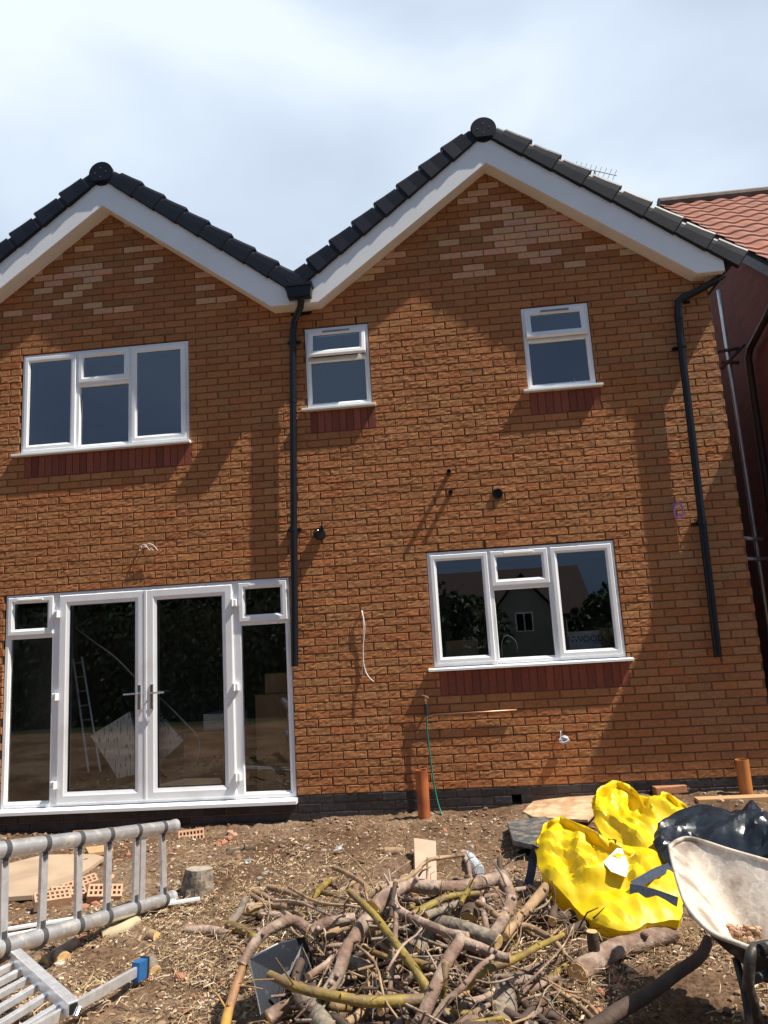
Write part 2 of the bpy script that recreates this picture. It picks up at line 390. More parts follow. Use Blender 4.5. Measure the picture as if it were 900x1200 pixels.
# side and rear walls
sw = MB(); 
sw.box(XR-.25, XR-.004, .101, 8, -.6, 4.9, (.33, .15, .07)); sw.box(XL+.004, XL+.25, .101, 8, -.6, 4.9, (.33, .15, .07)); sw.box(XL+.25, XR-.25, 7.8, 8, -.6, 4.9, (.33, .15, .07))
sw.prism([(XL, 4.9), (VX, 4.901), (APL, 6.2)], 7.8, 8, (.33, .15, .07)); sw.prism([(VX, 4.9), (XR, 4.901), (APR, 6.2)], 7.8, 8, (.33, .15, .07))
build_in(sw, 'side_wall', brick_m, house)
# inner leaf, floors, partitions
inn = MB()
inn.box(XL+.25, XR-.25, 4.2, 4.3, -.1, 4.9)
inn.box(.03, .16, .11, 4.2, -.1, 4.9)
inn.box(1.75, 1.85, .11, 4.2, 2.6, 4.9)
inn.box(XL+.25, XR-.25, .105, 4.2, 2.35, 2.6)
inn.box(XL+.25, XR-.25, .105, 4.2, 4.75, 4.85)
def leaf(x0, x1, z0, z1):
    hs = [h for h in OPEN]
    X = sorted({x0, x1, *[q for h in hs for q in h[:2] if x0 < q < x1]}); Z = sorted({z0, z1, *[q for h in hs for q in h[2:] if z0 < q < z1]})
    for i in range(len(X)-1):
        for j in range(len(Z)-1):
            cx, cz = (X[i]+X[i+1])/2, (Z[j]+Z[j+1])/2
            if any(a < cx < b and c < cz < d for a, b, c, d in hs): continue
            inn.box(X[i], X[i+1], .104, .25, Z[j], Z[j+1])
leaf(XL+.25, XR-.25, -.1, 2.35); leaf(XL+.25, XR-.25, 2.6, 4.75)
build_in(inn, 'inner_wall', interior_m, house)
fl = MB(); fl.box(XL+.25, XR-.25, .105, 4.2, -.3, -.055); build_in(fl, 'floor', floor_m, house)
# soldier courses
for x0, x1, z0, z1 in SOLD:
    sb = MB(); n = max(1, round((x1-x0)/.075)); w = (x1-x0)/n
    for i in range(n):
        v = rb.gauss(1, .16)
        brick(sb, x0+i*w+.003, x0+(i+1)*w-.003, z0+.004, z1-.004, (.235*v, .066*v, .040*v), .0003)
    build_in(sb, 'soldier_course', soldier_m, house, recalc=False)
# weep vents over the windows, air brick, extract hole
for x, z in [(SM1[0]+.13, 4.575), (SM1[1]-.12, 4.575), (SM2[0]+.12, 4.575), (SM2[1]-.12, 4.575), (UPL[0]+.22, 4.575), (UPL[1]-.25, 4.575), (1.90, 2.175), (2.6, 2.175)]:
    wv = MB(); wv.box(x-.006, x+.006, -.0045, .05, z+.006, z+.068); build_in(wv, 'weep_vent', black_hole, house)
ab = MB()
for i in range(12):
    ab.box(.462+i*.0175, .469+i*.0175, -.003, .03, -.069, -.006)
for j in range(4): ab.box(.457, .672, -.001, .03, -.069+j*.0195, -.064+j*.0195)
build_in(ab, 'air_brick', rubber, house)
hb = MB(); hb.tube([(2.0, -.002, -.112), (2.0, .12, -.112)], .036, 16, caps=False); hb.tube([(2.0, .1, -.112), (2.0, .12, -.112)], .05, 16); build_in(hb, 'waste_hole', black_hole, house)

# ---- windows
def frame_rect(m, x0, x1, z0, z1, w, y0, y1, b=.006, M=None, wb=None):
    # four mitred bars with a sloping inner bead
    wb = w if wb is None else wb
    P = [((x0, z0), (x1, z0), (x1-w, z0+wb), (x0+w, z0+wb)), ((x1, z0), (x1, z1), (x1-w, z1-w), (x1-w, z0+wb)),
         ((x1, z1), (x0, z1), (x0+w, z1-w), (x1-w, z1-w)), ((x0, z1), (x0, z0), (x0+w, z0+wb), (x0+w, z1-w))]
    def q(x, y, z):
        v = Vector((x, y, z)); return M @ v if M else v
    for a, bb, c, d in P:
        # outer slope, face, inner slope
        def mix(p, r, t): return (p[0]+(r[0]-p[0])*t, p[1]+(r[1]-p[1])*t)
        rings = [(0, y1), (0, y0+b), (.10, y0), (.62, y0), (.72, y0+b*.8), (1, y0+b*2.2), (1, y1)]
        pts = []
        for t, y in rings:
            p = mix(a, d, t); r = mix(bb, c, t); pts += [q(p[0], y, p[1]), q(r[0], y, r[1])]
        m.poly(pts, [(2*i, 2*i+1, 2*i+3, 2*i+2) for i in range(len(rings)-1)])
def pane(parent, x0, x1, z0, z1, y, M=None, m=None):
    g = MB()
    def q(v): v = Vector(v); return M @ v if M else v
    g.poly([q((x0, y, z0)), q((x1, y, z0)), q((x1, y, z1)), q((x0, y, z1))], [(0, 1, 2, 3)])
    o = g.build('pane', m or GL, None, recalc=False); o.parent = parent; return o
def child(mb, name, m, parent, **k):
    o = mb.build(name, m, None, **k); o.parent = parent; return o
def window(o, lights, sill=True, y=.012, gl=None, name='window', label=None, tilt=0, sillx=(.05, .05)):
    x0, x1, z0, z1 = o; zz = z0+.038 if sill else z0
    x0 += .004; x1 -= .004; z1 -= .006
    w = .05; fr = MB(); frame_rect(fr, x0, x1, zz, z1, w, y, y+.06)
    ix0, ix1, iz0, iz1 = x0+w*.9, x1-w*.9, zz+w*.9, z1-w*.9
    for l in lights:
        pass
    fo = build_in(fr, name, upvc, house, bevel=0)
    bars = MB(); hasbar = False
    for (u0, u1, v0, v1, kind) in lights:
        a, b = lerp(x0, x1, u0), lerp(x0, x1, u1); c, d = lerp(zz, z1, v0), lerp(zz, z1, v1)
        h = .026
        if u1 < .99: bars = MB(); bars.cbox(b-h, b+h, y+.0015, y+.058, c+(.03 if v0 < .01 else .0), d-(.03 if v1 > .99 else .0), .006); child(bars, 'mullion', upvc, fo)
        if v0 > .01 and kind != 'door': bars = MB(); bars.cbox(a+(.03 if u0 < .01 else h), b-(.03 if u1 > .99 else h), y+.003, y+.057, c-h, c+h, .006); child(bars, 'transom', upvc, fo)
        ga = a+(.03 if u0 < .01 else .014); gb = b-(.03 if u1 > .99 else .014); gc = c+(.03 if v0 < .01 else .014); gd = d-(.03 if v1 > .99 else .014)
        if kind == 'fixed':
            ga += .012; gb -= .012; gc += .012; gd -= .012
            pane(fo, ga-.01, gb+.01, gc-.01, gd+.01, y+.035, m=gl)
        else:
            s = MB(); M = None; sy = y-.016
            if kind == 'fan' and tilt:
                pv = Vector((0, sy, gd)); M = Matrix.Translation(pv) @ Matrix.Rotation(-R(tilt), 4, 'X') @ Matrix.Translation(-pv)
            sw_ = .058
            frame_rect(s, ga, gb, gc, gd, sw_, sy, y+.02 if M else y+.045, M=M)
            so_ = child(s, 'sash', upvc, fo)
            pane(fo, ga+sw_-.004, gb-sw_+.004, gc+sw_-.004, gd-sw_+.004, sy+.02, M=M, m=gl)
            if kind == 'fan':
                tv = MB(); cxm = (ga+gb)/2; L_ = min(.14, (gb-ga)*.32)
                tv.cbox(cxm-L_, cxm+L_, sy-.012, sy+.004, gd-.036, gd-.018, .003, M=M)
                child(tv, 'trickle_vent', upvc if not tilt else mat('grey_vent', (.25, .25, .26), .5), fo)
                gk = MB(); frame_rect(gk, ga+sw_-.006, gb-sw_+.006, gc+sw_-.006, gd-sw_+.006, .006, sy+.012, sy+.022, b=.001, M=M); child(gk, 'gasket', rubber, fo)
            else:
                gk = MB(); frame_rect(gk, ga+sw_-.006, gb-sw_+.006, gc+sw_-.006, gd-sw_+.006, .006, sy+.012, sy+.022, b=.001); child(gk, 'gasket', rubber, fo)
    if sill:
        s = MB(); a, b = x0-sillx[0], x1+sillx[1]
        s.prism([(0, 0)], 0, 0) if False else None
        pr = [(-.062, z0+.004), (-.062, z0+.022), (-.055, z0+.026), (y+.03, z0+.036), (y+.03, z0+.002), (-.056, z0+.002)]
        n = len(pr); s.poly([(a, p, z) for p, z in pr]+[(b, p, z) for p, z in pr], [list(range(n)), list(range(2*n-1, n-1, -1))]+[(i, (i+1) % n, (i+1) % n+n, i+n) for i in range(n)])
        child(s, 'sill', upvc, fo, recalc=True)
    if label: fo['label'] = label
    return fo
L3 = [(0, .335, 0, 1, 'sash'), (.335, .655, .655, 1, 'fan'), (.335, .655, 0, .655, 'fixed'), (.655, 1, 0, 1, 'sash')]
window(KIT, L3); window(UPL, L3, gl=GL_up, sillx=(.06, .02))
L2 = [(0, 1, .60, 1, 'fan'), (0, 1, 0, .60, 'fixed')]
window(SM1, L2, tilt=13, gl=GL_up, sillx=(.05, .04)); window(SM2, L2, tilt=6, gl=GL_up, sillx=(.05, .05))
# bottle on the inner sill of the right small window
bt = MB(); bp_ = Vector((2.94, .14, 3.72)); bt.tube([bp_, bp_+Vector((0, 0, .07)), bp_+Vector((0, 0, .09)), bp_+Vector((0, 0, .12))], [.022, .022, .010, .009], 14)
tag(bt.build('bottle', mat('pale_bottle', (.55, .6, .65), .3), smooth=True), 'small pale bottle standing inside the small window over the kitchen', 'bottle')

# ---- french door set
def french():
    x0, x1, z0, z1 = FRD; x0 += .004; x1 -= .003; z1 -= .004; zz = -.012; y = .012
    fr = MB(); frame_rect(fr, x0, x1, zz, z1, .055, y, y+.065)
    fo = build_in(fr, 'french_door', upvc, house)
    m1, m2, cc = -2.365, -.545, -1.447
    b = MB()
    for m in (m1, m2): b = MB(); b.cbox(m-.048, m+.048, y+.002, y+.062, zz+.03, z1-.03, .006); child(b, 'mullion', upvc, fo)
    for a, c in ((x0, m1), (m2, x1)): b = MB(); b.cbox(a+.03, c-.04, y+.004, y+.06, 1.585, 1.63, .006); child(b, 'transom', upvc, fo)
    # doors
    for (a, c) in ((m1+.03, cc-.004), (cc+.004, m2-.03)):
        d = MB(); frame_rect(d, a, c, zz+.025, z1-.03, .112, y-.016, y+.05, b=.007)
        child(d, 'door_leaf', upvc, fo); pane(fo, a+.108, c-.108, zz+.133, z1-.138, y+.012)
        gk = MB(); frame_rect(gk, a+.106, c-.106, zz+.131, z1-.136, .006, y-.003, y+.013, b=.001); child(gk, 'gasket', rubber, fo)
    ov = MB(); ov.cbox(cc-.013, cc+.013, y-.021, y-.010, zz+.03, z1-.035, .003); child(ov, 'astragal', upvc, fo)
    # side lights
    for (a, c) in ((x0, m1), (m2, x1)):
        pane(fo, a+.05, c-.045, zz+.05, 1.588, y+.03)
        s = MB(); A, B_, C, D = (a+.028, c-.034, 1.622, z1-.026) if a < -2 else (a+.034, c-.028, 1.622, z1-.026)
        frame_rect(s, A, B_, C, D, .062, y-.016, y+.045); child(s, 'sash', upvc, fo); pane(fo, A+.058, B_-.058, C+.058, D-.058, y+.006)
        tv = MB(); tv.cbox((A+B_)/2-.13, (A+B_)/2+.13, y-.028, y-.012, D-.036, D-.018, .003); child(tv, 'trickle_vent', upvc, fo)
    # hinges
    for hx in (m1+.01, m2-.01):
        for hz in (.19, 1.01, 1.81):
            h = MB(); h.cbox(hx-.028, hx+.028, y-.040, y+.0, hz-.035, hz+.035, .006); h.tube([(hx+(.012 if hx < -2 else -.012), y-.04, hz-.036), (hx+(.012 if hx < -2 else -.012), y-.04, hz+.036)], .011, 10)
            child(h, 'hinge', upvc, fo, bevel=.002)
    # handles
    for sx in (-1, 1):
        hx = cc+sx*.062; h = MB(); h.cbox(hx-.016, hx+.016, y-.026, y-.014, .84, 1.08, .004)
        h.tube([(hx, y-.02, 1.0), (hx, y-.055, 1.0), (hx+sx*.01, y-.062, 1.0), (hx+sx*.14, y-.062, .998)], .0085, 10)
        h.tube([(hx, y-.024, .9), (hx, y-.032, .9)], .011, 12)
        child(h, 'handle', chrome, fo)
    s = MB(); a, b2 = XL+.9-.06, x1+.012
    pr = [(-.085, -.058), (-.085, -.030), (-.078, -.024), (y+.03, -.014), (y+.03, -.060), (-.079, -.061)]
    n = len(pr); a = x0-.03
    s.poly([(a, p, z) for p, z in pr]+[(b2, p, z) for p, z in pr], [list(range(n)), list(range(2*n-1, n-1, -1))]+[(i, (i+1) % n, (i+1) % n+n, i+n) for i in range(n)])
    child(s, 'sill', upvc, fo)
french()

# ---- roof, barge boards, verge caps
OV = .17
ang = math.atan(SL); cs, sn = math.cos(ang), math.sin(ang)
BV = .325                      # vertical height of the barge board
BZ = 6.10                      # its lower inner corner at the apex
def eave_x(cx, sgn):
    if cx == APR: return 4.40 if sgn > 0 else VX
    return VX if sgn > 0 else XL-.1
barge = MB(); soff = MB()
for cx in (APR, APL):
    for sgn in (-1, 1):
        ex = eave_x(cx, sgn); zf = 4.765 if abs(ex-VX) < .01 else 4.675
        xf = cx+sgn*(BZ-zf)/SL
        pts = [(cx, BZ), (xf, zf), (ex, zf), (ex, BZ+BV-SL*abs(ex-cx)), (cx, BZ+BV)]
        barge.prism(pts, -OV-.012, -OV+.006)
        soff.poly([(cx, -OV, BZ+.004), (xf, -OV, zf+.004), (xf, .02, zf+.004), (cx, .02, BZ+.004)], [(0, 1, 2, 3)])
        soff.poly([(xf, -OV, zf+.004), (ex, -OV, zf+.004), (ex, .02, zf+.004), (xf, .02, zf+.004)], [(0, 1, 2, 3)])
barge.box(4.385, 4.40, -OV, 8, 4.675, 4.86)
build_in(barge, 'bargeboard', upvc_f, house)
soff.poly([(XR-.01, 0, 4.68), (4.39, 0, 4.68), (4.39, 8, 4.68), (XR-.01, 8, 4.68)], [(0, 1, 2, 3)])
build_in(soff, 'soffit', soffit_m, house, recalc=False)
roof = MB()
for cx in (APR, APL):
    for sgn in (-1, 1):
        ex = eave_x(cx, sgn)+(.07*sgn if abs(eave_x(cx, sgn)-VX) > .01 else -.02*sgn)
        Lr = abs(ex-cx)/cs; nr = round(Lr/.345); g = Lr/nr
        for i in range(nr):
            s0, s1 = i*g, (i+1)*g+.03
            def P(s, h, y): return (cx+sgn*(s*cs+h*sn), y, BZ+BV-s*sn+h*cs)
            h0, h1 = .0, .022
            roof.poly([P(s0, h0, -OV+.01), P(s1, h1, -OV+.01), P(s1, h1+.022, -OV+.01), P(s0, h0+.022, -OV+.01), P(s0, h0, 8.1), P(s1, h1, 8.1), P(s1, h1+.022, 8.1), P(s0, h0+.022, 8.1)],
                      [(0, 1, 2, 3), (7, 6, 5, 4), (0, 4, 5, 1), (1, 5, 6, 2), (2, 6, 7, 3), (3, 7, 4, 0)])
ro = build_in(roof, 'roof', tile_m, house)
for cx in (APR, APL):
    for sgn in (-1, 1):
        ex = eave_x(cx, sgn)+(.11*sgn if abs(eave_x(cx, sgn)-VX) > .01 else -.03*sgn)
        Lr = abs(ex-cx)/cs-.10; n = 8; g = Lr/n
        for i in range(n):
            s0 = .10+i*g; s1 = s0+g+.035
            def P(s, h, y): return Vector((cx+sgn*(s*cs+h*sn), y, BZ+BV-s*sn+h*cs))
            c = MB(); yf = -OV-.012
            sm = s0+g*.22
            # collar (narrow) then flared body, drawn as stacked sections along the slope
            secs = [(s0-.01, -.02, .128, .034), (sm, -.02, .134, .035), (sm+.002, -.024, .156, .038), (lerp(sm, s1, .5), -.026, .168, .036), (s1-.012, -.032, .182, .044), (s1, -.026, .174, .034)]
            rows = []
            for s, hb, ht, pr in secs:
                rows.append([P(s, hb, yf+.004), P(s, hb, yf-pr+.006), P(s, hb+.008, yf-pr), P(s, lerp(hb, ht, .55), yf-pr*.93), P(s, ht-.03, yf-pr*.80), P(s, ht-.008, yf-pr*.55), P(s, ht, yf-pr*.2), P(s, ht, yf+.12)])
            m = len(rows[0]); pts = [p for r in rows for p in r]
            fc = [(i*m+j, i*m+j+1, (i+1)*m+j+1, (i+1)*m+j) for i in range(len(rows)-1) for j in range(m-1)]+[list(range(m))[::-1], list(range((len(rows)-1)*m, len(rows)*m))]
            c.poly(pts, fc); child(c, 'verge_cap', cap_m, ro, smooth=False)
    rd = MB(); rz = BZ+BV+.02
    rd.tube([(cx, -OV-.02, rz), (cx, 8.1, rz)], .118, 20)
    child(rd, 'ridge_tile', cap_m, ro, smooth=True)
    dk = MB(); n = 40; pts = []
    for k in range(n):
        a = 2*math.pi*k/n; x = .132*math.cos(a); z = .132*math.sin(a)
        z = max(z, -.098); pts.append((cx+x, rz+.01+z))
    dk.prism(pts, -OV-.052, -OV-.012)
    ring = [(cx+(x-cx)*.9, rz+.01+(z-rz-.01)*.9) for x, z in pts]; dk.prism(ring, -OV-.058, -OV-.051)
    child(dk, 'ridge_end_cap', cap_m, ro)
    sc_ = MB()
    for dx, dz in ((-.06, .0), (.06, .01), (0, .055), (0, -.05)): sc_.tube([(cx+dx, -OV-.056, rz+.01+dz), (cx+dx, -OV-.061, rz+.01+dz)], .005, 8)
    child(sc_, 'screw', chrome, ro)
# gutter at the right eave, valley hopper, downpipes
gt = MB(); pr = [(.055*math.cos(a), .055*math.sin(a)) for a in [math.pi+i*math.pi/8 for i in range(9)]]
gt.prism([(4.475+x, 4.90+z) for x, z in pr], -.16, 8.1)
build_in(gt, 'gutter', blackp, house)
hp = MB()
def taper(m, x0, x1, y0, y1, z0, z1, t):
    m.poly([(x0+t, y0+t, z0), (x1-t, y0+t, z0), (x1-t, y1, z0), (x0+t, y1, z0), (x0, y0, z1), (x1, y0, z1), (x1, y1, z1), (x0, y1, z1)], [(0, 3, 2, 1), (4, 5, 6, 7), (0, 1, 5, 4), (1, 2, 6, 5), (2, 3, 7, 6), (3, 0, 4, 7)])
ha = W(336, 348, -.27); hc = W(365, 331, -.27); 
taper(hp, ha.x-.005, hc.x-.005, -.285, -.185, ha.z-.005, hc.z-.03, .012); hp.box(ha.x-.022, hc.x+.008, -.295, -.184, hc.z-.03, hc.z+.008)
build_in(hp, 'hopper', blackp, house, bevel=.004)
PY = -.078
pp = MB(); path = [W(353, 348, -.235), W(352, 360, -.20), W(345, 376, -.09), W(343.2, 392, PY), W(344, 560, PY), W(345.5, 781, PY)]
pp.tube(path, .0345, 18); pp.tube([path[0]+Vector((0, 0, .06)), path[0]], .039, 18)
for py in (399, 470, 620): p = W(343.5, py, PY); pp.tube([p+Vector((0, 0, -.02)), p+Vector((0, 0, .02))], .039, 18)
po = build_in(pp, 'drainpipe', blackp, house, smooth=True)
md = po.modifiers.new('e', 'EDGE_SPLIT'); md.split_angle = R(40)
PR = -.086
pp = MB(); path = [W(846, 323, PR+.02), W(838, 329, PR), W(815, 342, PR), W(800, 349, PR), W(794.5, 354, PR), W(794.5, 365, PR), W(800, 420, PR), W(815, 545, PR), W(829, 665, PR), W(841.5, 770, PR)]
pp.tube(path, .0345, 18); p = path[0]; pp.tube([p+Vector((0, 0, .14)), p+Vector((.0, 0, .0)), path[1]], .036, 16)
for a, b in ((790, 0), (0, 0)):
    pass
for q in ((795.2, 372), (799, 405), (822.5, 612)):
    p = W(q[0], q[1], PR); pp.tube([p+Vector((0, 0, -.02)), p+Vector((0, 0, .02))], .0405, 18)
po = build_in(pp, 'drainpipe', blackp, house, smooth=True); md = po.modifiers.new('e', 'EDGE_SPLIT'); md.split_angle = R(40)
clip = MB()
for q in ((799, 405), (822.5, 612), (812, 350)):
    p = W(q[0], q[1], PR); clip.box(p.x-.07, p.x-.01, -.03, -.0, p.z-.012, p.z+.012); clip.tube([(p.x-.065, 0, p.z), (p.x-.065, -.07, p.z)], .006, 8)
for q in ((343.3, 399), (344, 620)):
    p = W(q[0], q[1], PY); clip.box(p.x-.065, p.x+.065, -.045, -.0, p.z-.010, p.z+.010)
build_in(clip, 'pipe_clip', blackp, house)
st = MB(); p = W(806.5, 478, PR-.034); st.box(p.x+.004, p.x+.022, p.y+.002, p.y+.03, p.z-.06, p.z+.06); build_in(st, 'sticker', mat('white_label', (.8, .8, .8), .5), house)

# pipe stubs and vents through the wall
def stub(px, py, r, out, m, label, nm='overflow_pipe', dn=0):
    p = W(px, py, 0); s = MB()
    s.tube([(p.x, .05, p.z), (p.x, -out, p.z-dn)], r, 16, caps=False); s.tube([(p.x, -out, p.z-dn), (p.x, .03, p.z)], r*.8, 16, caps=False); s.tube([(p.x, .04, p.z), (p.x, .045, p.z)], r*.9, 14)
    n = 16
    ring = [(p.x+math.cos(a)*r, -out, p.z-dn+math.sin(a)*r) for a in [2*math.pi*i/n for i in range(n)]]+[(p.x+math.cos(a)*r*.8, -out, p.z-dn+math.sin(a)*r*.8) for a in [2*math.pi*i/n for i in range(n)]]
    s.poly(ring, [(i, (i+1) % n, n+(i+1) % n, n+i) for i in range(n)])
    s.tube([(p.x, .0, p.z), (p.x, -.004, p.z)], r*1.12, 16) if m == 'x' else None
    s.tube([(p.x, .0, p.z), (p.x, -out*.55, p.z)], r*.82, 16)
    o = build_in(s, nm, black_hole if out < .03 else blackp, house, smooth=False); o['label'] = label
stub(526, 555, .021, .11, 0, 'upper of two small black pipe ends'); stub(528, 578, .021, .07, 0, 'lower of two small black pipe ends')
stub(583, 579, .052, .02, 0, 'wide round black extract outlet', 'extract_outlet')
p = W(375, 626, 0); s = MB()
s.tube([(p.x, .03, p.z), (p.x, -.05, p.z)], .058, 20); s.tube([(p.x+.02, -.02, p.z-.01), (p.x+.02, -.075, p.z-.012)], .045, 16)
for a in range(5): s.tube([(p.x+.03, -.05, p.z+.03), (p.x+.03+.02*math.cos(a), -.085, p.z+.055+.02*math.sin(a*2))], .006, 6)
build_in(s, 'flue_terminal', mat('dull_black', (.01, .01, .01), .7), house)
s = MB(); s.tube([(p.x-.03, -.052, p.z+.02), (p.x-.01, -.060, p.z+.032), (p.x+.015, -.053, p.z+.022)], .004, 6); build_in(s, 'brass_ring', brass, house)

# TV aerial standing on the far side of the roof
A0 = W(697, 200, 6.0)
an = MB(); an.tube([(A0.x, 6, 5.2), (A0.x, 6, A0.z)], .014, 8)
d = Vector((.36, .0, -.14))
an.tube([A0-d, A0+d*1.1], .008, 6)
for i in range(9):
    c = A0+d*(-1+.25*i); an.tube([c+Vector((-.05, 0, -.10)), c+Vector((.05, 0, .10))], .0045, 5)
build_in(an, 'tv_aerial', mat('grey_metal_rod', (.12, .12, .13), .5, metal=.6), house)

# ------------------------------------------------------------------ things fixed loosely to or hanging on the wall
def path_on(pts, Y): return [W(a, b, Y if not isinstance(Y, list) else Y[i]) for i, (a, b) in enumerate(pts)]
# grey double cable hanging
c = MB(); c.tube(spline([W(424, 716, 0), W(424, 717, -.03), W(426, 728, -.035), W(426, 745, -.025), W(425.5, 770, -.02), W(428, 785, -.025), W(432, 793, -.04), W(438, 799, -.05)], 5), .0045, 8)
c.tube(spline([W(424.5, 716, 0), W(425, 719, -.026), W(427.5, 735, -.03), W(425.5, 760, -.02), W(425, 780, -.015), W(425, 796, -.015)], 5), .0038, 8)
tag(c.build('cable', whitec, smooth=True), 'two pale cable ends dangling from the bricks between patio doors and kitchen window', 'cable')
c = MB(); q = W(661, 867, -.03)
cc_ = [W(657, 857, 0), W(657, 858, -.025), W(657.5, 866, -.03)]
for k in range(40):
    a = k*.8; cc_.append(q+Vector((.035*math.cos(a)*(1+.3*math.sin(k*.37)), -.012+.012*math.sin(k*.9), .022*math.sin(a)*(1+.4*math.cos(k*.5))+.006*math.sin(k))))
c.tube(spline(cc_, 4), .0048, 7)
tag(c.build('cable_coil', mat('pale_grey_cable', (.62, .66, .72), .45), smooth=True), 'knotted bundle of pale grey cable poking out of the wall under the kitchen window', 'cable')
c = MB(); q = W(795, 599, -.04)
cc_ = [W(788, 591, 0), W(789, 591, -.03)]
for k in range(15): a = 2.4-k*.52; cc_.append(q+Vector((.045*math.cos(a)*.8+.02*math.sin(a), -.01, -.03*math.cos(a)+.065*math.sin(a)))+Vector((0, -.001*k, 0)))
c.tube(spline(cc_, 4), .0085, 7)
tag(c.build('cable_loop', purple, smooth=True), 'purple loop of cable sticking out of the bricks beside the right drainpipe', 'cable')
c = MB()
for k, col in enumerate((0, 1)):
    a = W(166+k*5, 641, 0); c.tube(spline([a, a+Vector((0, -.03, 0)), a+Vector((.05, -.05, .015+.01*k)), a+Vector((.10, -.04, -.02+.02*k)), a+Vector((.14, -.045, -.05))], 5), .004, 7)
c.tube(spline([W(164, 644, 0), W(164, 645, -.03), W(170, 640, -.05), W(176, 645, -.04), W(178, 642, -.05)], 5), .0045, 7)
tag(c.build('cable_stub', whitec, smooth=True), 'short white cable tails poking out of the bricks above the patio doors', 'cable')

# copper pipe with tap, green hose
tap = empty('garden_tap', W(500, 835, -.03), 'brass garden tap on a thin copper pipe running along the wall', 'tap')
cp = MB(); a = W(501, 838, -.03); b = W(605, 832, -.03)
cp.tube([a, b, Vector((b.x+.004, .02, b.z))], .0075, 10); 
build_in(cp, 'copper_pipe', copper, tap, smooth=True)
tp = MB(); t0 = W(499.5, 830, -.045); tp.tube([t0+Vector((0, 0, -.05)), t0+Vector((0, 0, .04))], .017, 12); tp.tube([t0+Vector((0, .04, -.03)), t0+Vector((0, 0, -.03))], .012, 10)
build_in(tp, 'tap_body', rubber, tap)
tp = MB(); t1 = W(498.8, 822, -.045); tp.tube([t1+Vector((0, 0, -.03)), t1+Vector((0, 0, .045))], .008, 10); tp.tube([t1+Vector((-.03, 0, .055)), t1+Vector((-.0, -.004, .05)), t1+Vector((.03, 0, .03))], .006, 8)
tp.tube([t1+Vector((0, 0, .0)), t1+Vector((0, 0, .018))], .013, 10)
build_in(tp, 'tap_handle', brass, tap)
hs = MB(); h = [t0+Vector((0, 0, -.04)), W(501, 860, -.05), W(504, 885, -.05), W(508, 915, -.055), W(513, 940, -.08), W(519, 957, -.14), W(524, 966, -.22)]
h[-1].z = gz(h[-1].x, h[-1].y)+.005; hs.tube(spline(h, 6), .0075, 10)
tag(hs.build('garden_hose', hosem, smooth=True), 'thin green hose hanging from the tap down to the soil', 'hose')

def pipe_end(px, top, bot, r, y, m, label, name):
    a = W(px, bot, y); zt = W(px, top, y).z; s = MB(); zb = gz(a.x, y)-.08
    n = 28
    s.tube([(a.x, y, zb), (a.x, y, zt)], r, n, caps=False); s.tube([(a.x, y, zt), (a.x, y, zb)], r*.86, n, caps=False)
    ring = [(a.x+math.cos(t)*r, y+math.sin(t)*r, zt) for t in [2*math.pi*i/n for i in range(n)]]+[(a.x+math.cos(t)*r*.86, y+math.sin(t)*r*.86, zt) for t in [2*math.pi*i/n for i in range(n)]]
    s.poly(ring, [(i, (i+1) % n, n+(i+1) % n, n+i) for i in range(n)]); s.tube([(a.x, y, zt-.35), (a.x, y, zt-.34)], r*.84, 16)
    o = s.build(name, m, smooth=True); md = o.modifiers.new('e', 'EDGE_SPLIT'); md.split_angle = R(40)
    tag(o, label, 'pipe')
pipe_end(497.5, 902, 962, .055, -.22, clay, 'upright orange clay drain pipe standing in the soil below the tap', 'drain_pipe')
pipe_end(873, 890, 918, .055, -.12, orangep, 'short orange plastic drain pipe end near the right corner of the house', 'drain_pipe')

# ------------------------------------------------------------------ what is inside the room behind the glass
def thing_box(name, P, size, rz, m, label, cat, tilt=(0, 0)):
    s = MB(); M = Matrix.Translation(P) @ Matrix.Rotation(R(rz), 4, 'Z') @ Matrix.Rotation(R(tilt[0]), 4, 'X') @ Matrix.Rotation(R(tilt[1]), 4, 'Y')
    w, d_, h_ = size; s.cbox(-w/2, w/2, -d_/2, d_/2, 0, h_, .004, M=M); return tag(s.build(name, m), label, cat)
card = mat('brown_cardboard', (.50, .31, .17), .85, var=.12)
foil = bpy.data.materials.new('printed_foil_board'); foil.use_nodes = True
def foilmat(m):
    t = m.node_tree; b = t.nodes['Principled BSDF']; N = t.nodes.new; L = t.links.new; b.inputs['Roughness'].default_value = .5
    co = N('ShaderNodeTexCoord'); mp = N('ShaderNodeMapping'); mp.inputs['Scale'].default_value = (60, 1, 11); L(co.outputs['Object'], mp.inputs[0])
    n = N('ShaderNodeTexNoise'); n.inputs['Scale'].default_value = 1; n.inputs['Detail'].default_value = 3; L(mp.outputs[0], n.inputs['Vector'])
    r = N('ShaderNodeValToRGB'); r.color_ramp.elements[0].position = .56; r.color_ramp.elements[0].color = (.80, .83, .86, 1); r.color_ramp.elements[1].position = .62; r.color_ramp.elements[1].color = (.20, .24, .30, 1)
    L(n.outputs[0], r.inputs[0]); L(r.outputs[0], b.inputs['Base Color'])
foilmat(foil)
def board_px(name, pts, Y, th, m, label, cat):
    s = MB(); a = [W(x, y, Y) for x, y in pts]; o = a[0]; s.prism([(p.x, p.z) for p in a], Y, Y+th); ob = s.build(name, m, origin=o); return tag(ob, label, cat)
board_px('insulation_board', [(106, 862), (152, 834), (170, 905), (138, 912)], .16, .05, foil, 'white foil-faced insulation offcut leaning behind the left patio door', 'board')
board_px('insulation_board', [(166, 850), (186, 836), (215, 868), (180, 900), (160, 905)], .22, .05, foil, 'white foil-faced insulation offcut leaning behind the right patio door', 'board')
thing_box('cardboard_box', (-1.62, .62, -.055), (.7, .35, .36), 12, card, 'brown cardboard box low behind the patio doors', 'box')
